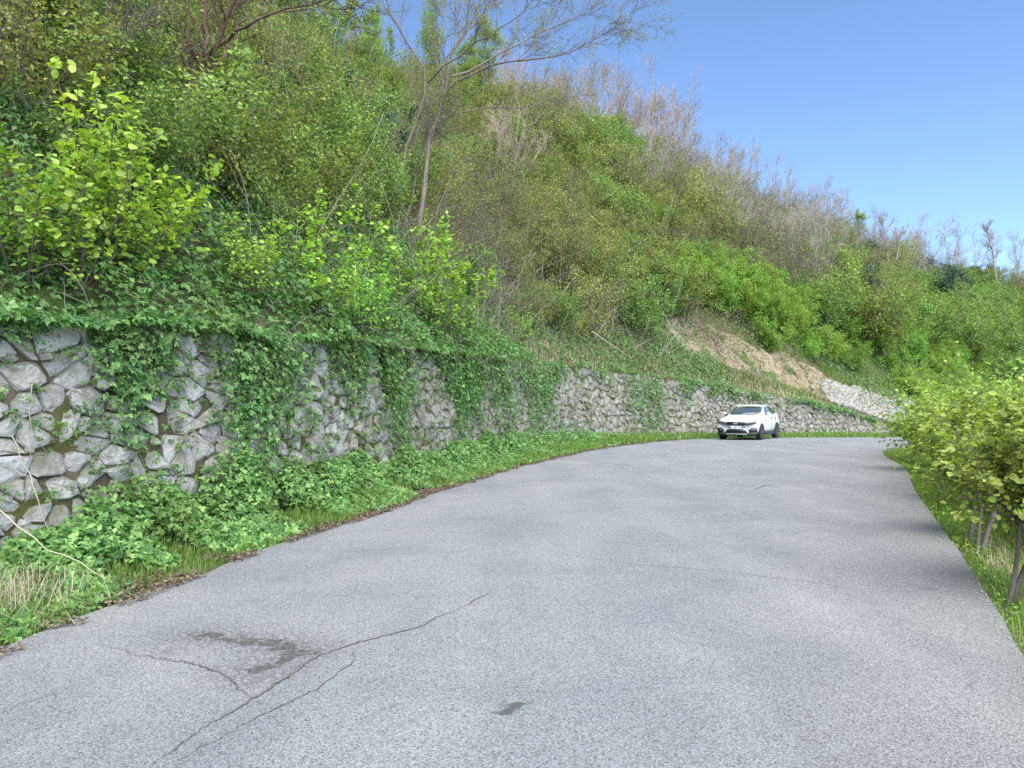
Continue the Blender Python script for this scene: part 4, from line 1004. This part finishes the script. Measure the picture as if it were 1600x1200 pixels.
# grass on the slope around the earth scar, behind the far wall
sg_ = Geo(); n = 60000; s = rg.uniform(s_of_y(33), s_of_y(72), n); d = .3+18*rg.random(n)**1.3; P = sd_pt(s, d+BATTER*at_s(s, PW[:, 2])); px, py, f = project(P[:, 0], P[:, 1], P[:, 2])
qs = (s-sa)/(sb-sa); scar = (qs > .02) & (qs < .98) & (d+.3 > np.interp(qs, [0, .25, .6, 1], [2.0, 1.6, .9, .4])) & (d+.3 < np.interp(qs, [0, .12, .35, .7, 1], [2.5, 5.2, 4.6, 3.5, 2.3]))
keep = (px > 960) & (px < 1640) & (lattice_noise(s, d, 1.5, 91) > .25) & ~scar & ~((s > ps0) & (d < 2.4)); P = P[keep]; V, F, r = blades(rg, P, rg.uniform(.15, .38, len(P)), .022, .9); sg_.add(V, F, r)
tag(ob("slope_grass", sg_.mesh("slope_grass", M['grass'])), "green grass on the slope around the bare earth scar", "grass", kind="stuff")

# right-hand side: grass, weeds, straw tufts, hazel orchard
rgx = Geo()
def right_pts(n, y0, y1, o0, o1, pw=1.3):
    i = rg.uniform(np.interp(y0, ER[:, 1], np.arange(420)), np.interp(y1, ER[:, 1], np.arange(420)), n); k = np.arange(420)
    x = np.interp(i, k, ER[:, 0]); y = np.interp(i, k, ER[:, 1]); o = o0 + (o1-o0)*rg.random(n)**pw
    x = x+np.interp(i, k, NR[:, 0])*o; y = y+np.interp(i, k, NR[:, 1])*o
    return np.stack([x, y, height(x, y)], 1), o
P, o = right_pts(60000, 3.2, 30, .03, 6.5); keep = lattice_noise(P[:, 0], P[:, 1], .6, 95) > .2; P = P[keep]; o = o[keep]
V, F, r = blades(rg, P, rg.uniform(.08, .26, len(P))*np.clip(.6+o, .6, 1.2), .004*np.clip(P[:, 1]/8, 1, 2.5), .8); rgx.add(V, F, r)
P, o = right_pts(14000, 3.2, 30, .05, 5.0, 1.5); P[:, 2] += rg.random(len(P))*.16; V, F, r = leaves(rg, P, rg.uniform(.03, .075, len(P)), TD, None, .5); rgx.add(V, F, r*.8)
tag(ob("orchard_grass", rgx.mesh("orchard_grass", M['grass'])), "green grass and weeds beneath the hazels right of the road", "grass", kind="stuff")
dg = Geo()
for px, py, n in ((1528, 890, 500), (1512, 850, 300), (1440, 745, 400), (1455, 765, 300), (1405, 715, 300)):
    c = flat_pt(px, py, -.1) + np.array([.30, 0, 0]); P = c + np.stack([np.abs(rg.normal(size=n))*.2, rg.normal(size=n)*.3, 0*rg.random(n)], 1); P[:, 2] = height(P[:, 0], P[:, 1]); V, F, r = blades(rg, P, rg.uniform(.12, .3, n), .003, 2.0); dg.add(V, F, r)
tag(ob("straw_tufts", dg.mesh("straw_tufts", M['straw'])), "pale dead grass tufts at the right edge of the road", "dry grass", kind="stuff")
n = 60; g = Geo()
for k in range(22):
    P, o = right_pts(1, 3.5, 14, .1, 1.8); c = P[0]+np.array([0, 0, rg.uniform(.14, .24)]); V = ICO_V*np.array([.009, .009, .005]); g.add(V+c, ICO_F, .5)
    box(g, c-np.array([0, 0, .09]), (.0015, .0015, .09))
tag(ob("dandelions", g.mesh("dandelions", simple('yellow_petal', (.75, .55, .03), .6))), "small yellow flowers in the grass at the right road edge", "flowers", kind="stuff")

def orchard_hazel(seed, lean, h, n, sub, m, trunk_r):
    rg = np.random.default_rng(seed); w_ = Geo(); l_ = Geo()
    nst = 3; a = rg.uniform(0, 6.28, nst); t = rg.uniform(.1, .3, nst); d = np.stack([np.sin(t)*np.cos(a)+lean[0], np.sin(t)*np.sin(a)+lean[1], np.cos(t)], 1)
    P, R = sprout(rg, np.stack([np.cos(a)*.09, np.sin(a)*.09, np.full(nst, -.2)], 1), d, h*.6*rg.uniform(.85, 1.1, nst), 8, trunk_r*rg.uniform(.6, 1.1, nst), .55, .02, .06); w_.add(*tubes(P, R, 8))
    P1, R1 = grow(rg, P, R, n, .58, 1., .3, 1.1, h*.50, 8, .5, .03, .10, .1, .008); w_.add(*tubes(P1, R1, 5))
    P2, R2 = grow(rg, P1, R1, sub, .12, 1., .4, 1.2, h*.26, 5, .5, .03, .15, .3, .004); w_.add(*tubes(P2, R2, 3))
    p, t = along(rg, P2, m, .1, 1.0); p3, t3 = along(rg, P1, 14, .3, 1); p = np.r_[p, p3]; t = np.r_[t, t3]; p = p+rg.normal(size=p.shape)*.05
    out = unit(p-np.array([0, 0, h*.45]))
    V, F, r = leaves(rg, p, rg.uniform(.06, .10, len(p))*rg.choice([.5, .75, 1, 1.15], len(p)), TH, unit(np.array([0, 0, .85])+.4*out), .5, out+.3*t, .4); l_.add(V, F, r)
    return plant_meshes("orchard_hazel", w_, l_, M['bark_grey'], M['leaf_hazel_r'])
OHL = [orchard_hazel(104, (.26, .06), 2.8, 9, 13, 12, .045), orchard_hazel(105, (.32, .02), 2.7, 9, 13, 12, .045)]
OH = [orchard_hazel(101, (-.22, .1), 2.9, 8, 11, 9, .06), orchard_hazel(102, (.2, -.05), 2.9, 8, 11, 9, .055), orchard_hazel(103, (.1, .2), 2.8, 8, 11, 9, .05)]
def right_spot(px, py, z=-.15):
    p = flat_pt(px, py, z); p[2] = height(p[0], p[1]); return p
for k, (px, py, sc, m, lab) in enumerate([
    (1566, 940, .74, 1, "nearest hazel tree with a leaning grey trunk at the right road edge"),
    (1518, 862, .78, 0, "second hazel tree from the front with a dark leaning trunk at the right road edge"),
    (1498, 795, .85, 1, "third hazel tree along the right road edge"),
    (1452, 722, .95, 0, "farthest hazel tree where the right road edge bends away")]):
    plant("hazel_tree", OHL[m % 2], right_spot(px, py)-np.array([0, 0, .05]), (-.1, .25, .1, -.2)[k], sc, lab, "tree", None, ("trunk", "crown"))
for k, (x, y, sc) in enumerate([(6.7, 8.6, 1.0), (7.8, 10.4, 1.05), (8.8, 13.5, .98), (9.1, 12.2, 1.15), (10.0, 14.4, 1.12), (10.6, 18.0, .98), (11.7, 16.5, 1.15), (12.2, 21.6, .98), (12.8, 19.5, 1.15), (14.0, 22.5, 1.15), (14.6, 25.4, 1.05), (10.8, 11.4, 1.1), (13.9, 16.4, 1.15), (17.4, 23.6, 1.1), (18.6, 27.4, 1.0), (21.5, 25.5, 1.1)]):
    plant("hazel_tree", (OHL+OH)[k % 5], (x, y, float(height(x, y))-.05), 1.7*k, sc, "hazel tree in the orchard rows behind the roadside hazels", "tree", "hazels of the orchard below the road", ("trunk", "crown"))
# pale canes and dead stems leaning over the left verge and the wall
for k, (pts, D, lab) in enumerate([
    ([(-15, 785), (60, 845), (125, 880), (190, 922)], 6.2, "long pale dry cane slanting across the left verge to the road"),
    ([(18, 680), (45, 745), (75, 820), (90, 850)], 6.9, "thin dry cane leaning on the stones at the far left"),
    ([(50, 600), (48, 660), (44, 720)], 7.2, "short upright dry stem before the left stones"),
    ([(268, 745), (300, 800), (325, 830), (345, 850)], 8.8, "dry stem drooping from the brambles left of the grass"),
    ([(925, 518), (950, 535), (982, 556)], 33.0, "pale fallen dead branch over the wall top before the ivy patch")]):
    p = resample(px_line([(a, b_, 0.15*i) for i, (a, b_) in enumerate(pts)], D), 10); o = p[0].copy(); p[1:-1] += RS.normal(size=(8, 3))*.01
    V, F = tubes((p-o)[None], np.linspace(.006, .003, 10)[None]*(1 if D < 20 else 3.2), 5)
    c = ob("dry_cane", mk_mesh("dry_cane", V, F, M['straw'], np.full(len(V), .8), True)); c.location = o; tag(c, lab, "cane")

# ------------------------------------------------------------------ the parked car
CM = {'paint': simple('white_car_paint', (.66,.68,.70), .3, coat=.5), 'glass': None, 'black': simple('black_plastic', (.018,.019,.021), .5), 'grille': simple('gloss_black_grille', (.01,.01,.012), .25),
      'tyre': simple('tyre_rubber', (.022,.022,.023), .85), 'rim': simple('dark_alloy', (.16,.165,.17), .35, .8), 'silver': simple('silver_trim', (.55,.56,.58), .4, .4), 'lens': simple('lamp_lens', (.10,.115,.125), .12, 0, .8),
      'plate': simple('number_plate', (.78,.79,.80), .4), 'ink': simple('plate_ink', (.02,.02,.025), .6), 'blue': simple('plate_band', (.03,.08,.4), .5), 'seat': simple('dark_cloth', (.05,.052,.056), .9), 'amber': simple('tail_lens', (.35,.02,.02), .2)}
b = NB('car_glass'); b.base((.045,.06,.07)); b.set(Roughness=.06, Specular_IOR_Level=.9, Coat_Weight=.5); CM['glass'] = b.m
car_p = flat_pt(1171, 686, 0.012); rdir = unit(np.array([car_p[0], car_p[1]]))
CARD = 35.6; car_xy = np.array([371/1200*CARD*1.0, CARD]); yaw = math.radians(17.2+15.5)
car = tag(empty("parked_car", (car_xy[0], car_xy[1], float(gz(0, car_xy[1]))+.012), -yaw), "white five-door hatchback car parked at the left side of the bend", "car")
def yf(x, y):                                        # nose and tail rounded in plan
    k = np.clip((-y-1.0)/1.2, 0, 1)**1.5; j = np.clip((y-1.1)/1.1, 0, 1)**1.5
    return y + .26*k*np.abs(x/.9)**2.6 - .22*j*np.abs(x/.9)**2.6
ST = [(-2.195,.33,.80,.80),(-2.17,.27,.865,.86),(-2.05,.25,.915,.885),(-1.75,.25,.975,.9),(-1.3,.25,1.03,.905),(-.85,.25,1.085,.905),(-.2,.25,1.085,.905),(.6,.25,1.10,.905),(1.3,.25,1.12,.9),(1.8,.27,1.13,.885),(2.08,.32,1.08,.86),(2.18,.42,.96,.82)]
SECT = [(0,0),(.78,0),(.93,.10),(.985,.30),(1.0,.55),(.985,.80),(.93,.94),(.80,1.0),(.45,1.035),(0,1.045)]
rows = []
for y, zb, z1, hw in ST:
    h = z1-zb; half = [(f*hw, zb+q*h) for f, q in SECT]; full = half + [(-x, z) for x, z in half[-2:0:-1]]
    rows.append([(x, float(yf(x, y)), z) for x, z in full])
A = np.array(rows); m = A.shape[1]; I = np.arange(A.shape[0]*m).reshape(A.shape[:2])
q4 = np.stack([I[:-1], np.roll(I[:-1], -1, 1), np.roll(I[1:], -1, 1), I[1:]], -1).reshape(-1, 4)
g = Geo(); g.add(A, q4); g.add(np.r_[A[0], [A[0].mean(0)]], np.array([[(i+1) % m, i, m] for i in range(m)])); g.add(np.r_[A[-1], [A[-1].mean(0)]], np.array([[i, (i+1) % m, m] for i in range(m)]))
body = ob("body", g.mesh("car_body", CM['paint'], True), car)
# cabin shell: base line at the belt, roof narrower
CS = [(-.92,1.075,.80,1.075,.74),(-.45,1.08,.845,1.30,.66),(-.02,1.08,.85,1.50,.60),(.45,1.09,.85,1.545,.60),(1.0,1.10,.845,1.53,.59),(1.45,1.11,.83,1.475,.57),(1.85,1.12,.80,1.33,.58),(2.06,1.11,.76,1.12,.70)]
rows = []
for y, zb, hb, z1, ht in CS:
    half = [(hb, zb-.04), (hb*.99+ht*.01, zb), (hb*.45+ht*.55, zb+(z1-zb)*.55), (ht*1.03, z1-.05*(z1-zb)), (ht*.9, z1+.008), (ht*.45, z1+.025), (0, z1+.03)]
    rows.append([(x, y, z) for x, z in half] + [(-x, y, z) for x, z in half[-2::-1]])
A = np.array(rows); m = A.shape[1]; I = np.arange(A.shape[0]*m).reshape(A.shape[:2])
g = Geo(); g.add(A, np.stack([I[:-1, :-1], I[:-1, 1:], I[1:, 1:], I[1:, :-1]], -1).reshape(-1, 4)); roof = ob("roof", g.mesh("car_roof", CM['paint'], True), car)
def cab(y, f, side, o=.006):                         # point on the cabin side: f 0 belt .. 1 roof
    ys_ = [c[0] for c in CS]; zb = np.interp(y, ys_, [c[1] for c in CS]); hb = np.interp(y, ys_, [c[2] for c in CS]); z1 = np.interp(y, ys_, [c[3] for c in CS]); ht = np.interp(y, ys_, [c[4] for c in CS])
    x = np.interp(f, [0, .55, .95], [hb, hb*.45+ht*.55, ht*1.03]); return (side*(x+o), y, zb+(z1-zb)*f+.002)
def panel(name, pts, mat, parent, thick=.006, n=(0, 0, 0)):
    V = np.array(pts, float); c = V.mean(0); k = len(V); g = Geo(); g.add(np.r_[V, [c]], np.array([[i, (i+1) % k, k] for i in range(k)]))
    o = ob(name, g.mesh(name, mat), parent); md = o.modifiers.new("thickness", 'SOLIDIFY'); md.thickness = thick; md.offset = 0; return o
def strip(name, xs_, zlo, zhi, mat, parent, off=.012, ybase=-2.19):
    xs_ = np.asarray(xs_, float); lo = np.interp(xs_, *zip(*zlo)) if isinstance(zlo, list) else np.full(len(xs_), zlo); hi = np.interp(xs_, *zip(*zhi)) if isinstance(zhi, list) else np.full(len(xs_), zhi)
    V = []
    for x, a, c in zip(xs_, lo, hi):
        for z in (a, (a+c)/2, c):
            yb = ybase + max(0, z-.80)*.5 + max(0, .34-z)*.25; V.append((x, float(yf(x, yb))-off, z))
    n = len(xs_); F = []
    for i in range(n-1):
        for j in range(2): F.append([3*i+j, 3*i+3+j, 3*i+4+j, 3*i+1+j])
    g = Geo(); g.add(V, np.array(F)); o = ob(name, g.mesh(name, mat, True), parent); md = o.modifiers.new("thickness", 'SOLIDIFY'); md.thickness = .012; md.offset = 0; return o
XX = np.linspace(-.86, .86, 41)
# windscreen (curved) and side glass
V = []; ws = [(-.86, .70, 1.10), (-.62, .685, 1.215), (-.38, .655, 1.335), (-.08, .60, 1.465)]
for y, hw, z in ws:
    for x in np.linspace(-1, 1, 11): V.append((x*hw, y-.028+.05*abs(x)**2.5, z+.036-.02*x*x))
F = [[r*11+i, r*11+i+1, (r+1)*11+i+1, (r+1)*11+i] for r in range(3) for i in range(10)]
g = Geo(); g.add(V, np.array(F)); wsn = ob("windscreen", g.mesh("windscreen", CM['glass'], True), car); md = wsn.modifiers.new("thickness", 'SOLIDIFY'); md.thickness = .01
g = Geo(); V, F = tubes(np.array([[(-.62,-.905,1.12),(-.1,-.90,1.135),(.02,-.80,1.165)],[(.10,-.905,1.12),(.45,-.88,1.145),(.62,-.82,1.175)]]), np.full((2, 3), .011), 5); g.add(V, F); ob("wiper", g.mesh("wiper", CM['black']), car)
for sd_ in (1, -1):
    W1 = [(-.50,.10),(.36,.08),(.34,.92),(-.02,.92),(-.25,.55)]; W2 = [(.44,.08),(1.18,.10),(1.20,.90),(.42,.92)]; W3 = [(1.26,.14),(1.72,.22),(1.50,.62),(1.28,.86)]
    for nm_, w_ in (("front_window", W1), ("rear_window", W2), ("quarter_window", W3)):
        pts = []
        for i in range(len(w_)):
            a, c = w_[i], w_[(i+1) % len(w_)]
            for t in (0, .33, .66): pts.append(cab(a[0]+(c[0]-a[0])*t, a[1]+(c[1]-a[1])*t, sd_))
        if sd_ < 0: pts = pts[::-1]
        panel(nm_, pts, CM['glass'], car)
    # mirror
    g = Geo(); V = ICO_V*np.array([.125, .075, .085])+np.array([sd_*1.0, -.55, 1.17]); g.add(V, ICO_F); mo = ob("mirror", g.mesh("mirror", CM['paint'], True), car); md = mo.modifiers.new("smooth", 'SUBSURF'); md.levels = md.render_levels = 2
    g = Geo(); box(g, (sd_*.90, -.53, 1.12), (.06, .03, .02)); ob("mirror_arm", g.mesh("mirror_arm", CM['black']), car)
    # doors: seam lines and handles
    for y0, y1 in ((-.62, .40), (.40, 1.12)):
        g = Geo(); box(g, (sd_*.904, y1, .72), (.004, .006, .32)); ob("door_seam", g.mesh("door_seam", CM['black']), car)
        g = Geo(); box(g, (sd_*.915, y1-.14, .97), (.012, .085, .018)); ob("door_handle", g.mesh("door_handle", CM['black']), car)
    g = Geo(); box(g, (sd_*.895, 0, .29), (.025, .95, .075)); ob("sill_cladding", g.mesh("sill_cladding", CM['black']), car)
    g = Geo(); V, F = tubes(np.array([[(sd_*.60,-.1,1.50),(sd_*.60,.1,1.56),(sd_*.60,1.2,1.55),(sd_*.58,1.4,1.49)]]), np.full((1, 4), .018), 6); g.add(V, F); ob("roof_rail", g.mesh("roof_rail", CM['silver']), car)
    # tail lamp
    g = Geo(); box(g, (sd_*.76, 2.02, .92), (.09, .05, .09)); ob("tail_lamp", g.mesh("tail_lamp", CM['amber']), car)
    # headlight, fog lamp housing
    hx_ = np.linspace(.40, .84, 16)*sd_; hx_ = np.sort(hx_); ax = np.abs
    lo = sorted([(sd_*.40, .71), (sd_*.62, .725), (sd_*.84, .77)]); hi = sorted([(sd_*.40, .785), (sd_*.62, .83), (sd_*.84, .865)])
    hl = strip("headlight", hx_, lo, hi, CM['lens'], car, .02)
    hl2 = strip("lamp_housing", hx_, [(a, c-.025) for a, c in lo], [(a, c+.006) for a, c in hi], CM['black'], hl, .010)
    fx = np.sort(np.linspace(.50, .875, 12)*sd_); strip("fog_lamp_housing", fx, sorted([(sd_*.5, .36), (sd_*.875, .32)]), sorted([(sd_*.5, .42), (sd_*.66, .555), (sd_*.875, .54)]), CM['black'], car, .016)
    g = Geo(); V = ICO_V*np.array([.05, .02, .032])+np.array([sd_*.70, float(yf(.70, -2.19))-.035, .46]); g.add(V, ICO_F); ob("fog_lamp", g.mesh("fog_lamp", CM['lens'], True), car)
    sx = np.sort(np.linspace(.44, .56, 5)*sd_); strip("bumper_blade", sx, sorted([(sd_*.40, .42), (sd_*.56, .31)]), sorted([(sd_*.40, .50), (sd_*.56, .38)]), CM['silver'], car, .026)
    for yw in (-1.33, 1.31):
        # arch cladding ring, wheel
        th = np.linspace(-.15, math.pi+.15, 22); g = Geo(); V = []
        for t in th:
            for r_ in (.345, .42): V.append((sd_*.912, yw+math.cos(t)*r_, .33+math.sin(t)*r_)); 
            for r_ in (.42, .345): V.append((sd_*.80, yw+math.cos(t)*r_, .33+math.sin(t)*r_))
        F = [[4*i+j, 4*i+(j+1) % 4, 4*i+4+(j+1) % 4, 4*i+4+j] for i in range(21) for j in range(4)]; g.add(V, np.array(F)); ob("wheel_arch", g.mesh("wheel_arch", CM['black']), car)
        g = Geo(); V = [(sd_*.9085, yw+math.cos(t)*.35, .33+math.sin(t)*.35) for t in np.linspace(0, 6.28, 24, endpoint=False)]; g.add(V+[(sd_*.9085, yw, .33)], np.array([[i, (i+1) % 24, 24] for i in range(24)])); ob("wheel_well", g.mesh("wheel_well", CM['black']), car)
        wh = empty("wheel"); wh.parent = car; wh.location = (sd_*.80, yw, .325)
        th = np.linspace(0, 2*math.pi, 28, endpoint=False); prof = [(-.10, .20), (-.105, .29), (-.08, .318), (0, .325), (.08, .318), (.125, .29), (.128, .225), (.11, .205)]
        V = [(sd_*px_, math.cos(t)*r_, math.sin(t)*r_) for t in th for px_, r_ in prof]; k = len(prof); F = [[i*k+j, i*k+j+1, ((i+1) % 28)*k+j+1, ((i+1) % 28)*k+j] for i in range(28) for j in range(k-1)]
        g = Geo(); g.add(V, np.array(F)); ob("tyre", g.mesh("tyre", CM['tyre'], True), wh)
        g = Geo(); V = [(sd_*.115, math.cos(t)*r_, math.sin(t)*r_) for t in th for r_ in (.185, .212)]; F = [[2*i, 2*i+1, (2*i+3) % 56, (2*i+2) % 56] for i in range(28)]; g.add(V, np.array(F))
        for sp in range(5):
            a = sp*2*math.pi/5+.3; R3 = np.array([[1, 0, 0], [0, math.cos(a), -math.sin(a)], [0, math.sin(a), math.cos(a)]]); box(g, R3 @ np.array([sd_*.118, .105, 0]), (.012, .105, .028), R3)
        V = ICO_V*np.array([.02, .045, .045])+np.array([sd_*.12, 0, 0]); g.add(V, ICO_F); ob("rim", g.mesh("rim", CM['rim']), wh)
        g = Geo(); V = [(sd_*.07, math.cos(t)*.21, math.sin(t)*.21) for t in th]; g.add(V+[(sd_*.07, 0, 0)], np.array([[i, (i+1) % 28, 28] for i in range(28)])); ob("brake_disc", g.mesh("brake_disc", CM['black']), wh)
strip("grille", np.linspace(-.56, .56, 25), [(-.56, .715), (-.3, .66), (.3, .66), (.56, .715)], [(-.56, .80), (0, .83), (.56, .80)], CM['grille'], car, .015)
strip("lower_grille", np.linspace(-.50, .50, 21), .33, [(-.5, .43), (-.3, .485), (.3, .485), (.5, .43)], CM['grille'], car, .014)
strip("lower_bumper", XX, .205, [(-.86, .37), (-.5, .33), (.5, .33), (.86, .37)], CM['black'], car, .02)
strip("skid_plate", np.linspace(-.48, .48, 17), .268, .292, CM['silver'], car, .034)
g = Geo()
for k in range(4):                                   # four slanted bars of the grille badge
    x0 = -.075+.05*k; R3 = np.array([[math.cos(.3), 0, math.sin(.3)], [0, 1, 0], [-math.sin(.3), 0, math.cos(.3)]]); box(g, (x0, -2.222, .75), (.014, .006, .042), R3)
ob("badge", g.mesh("badge", CM['silver']), car)
plate = ob("number_plate", (lambda g: (box(g, (0, -2.216, .575), (.27, .008, .06)), g.mesh("number_plate", CM['plate']))[1])(Geo()), car)
g = Geo(); box(g, (-.25, -2.226, .575), (.018, .003, .055)); ob("plate_band", g.mesh("plate_band", CM['blue']), plate)
fc = bpy.data.curves.new("plate_text", 'FONT'); fc.body = "61 UH 713"; fc.size = .115; fc.align_x = 'CENTER'; fc.align_y = 'CENTER'; fc.extrude = .002; fc.offset = .002; fc.materials.append(CM['ink'])
to = bpy.data.objects.new("plate_text", fc); to.location = (.02, -2.228, .575); to.rotation_euler = (math.pi/2, 0, 0)
me = bpy.data.meshes.new_from_object(to); tm = ob('plate_lettering', me, plate); tm.location = to.location; tm.rotation_euler = to.rotation_euler; bpy.data.objects.remove(to)
g = Geo(); box(g, (0, 0, .24), (.72, 1.9, .035)); ob("underbody", g.mesh("underbody", CM['black']), car)
g = Geo(); V, F = tubes(np.array([[(-.62,-.93,1.10),(-.55,-1.5,1.035),(-.50,-1.95,.955)],[(.62,-.93,1.10),(.55,-1.5,1.035),(.50,-1.95,.955)]]), np.full((2, 3), .006), 4); g.add(V, F); ob("bonnet_seam", g.mesh("bonnet_seam", CM['silver']), car)
print("tris", sum(len(m.polygons) for m in bpy.data.meshes))
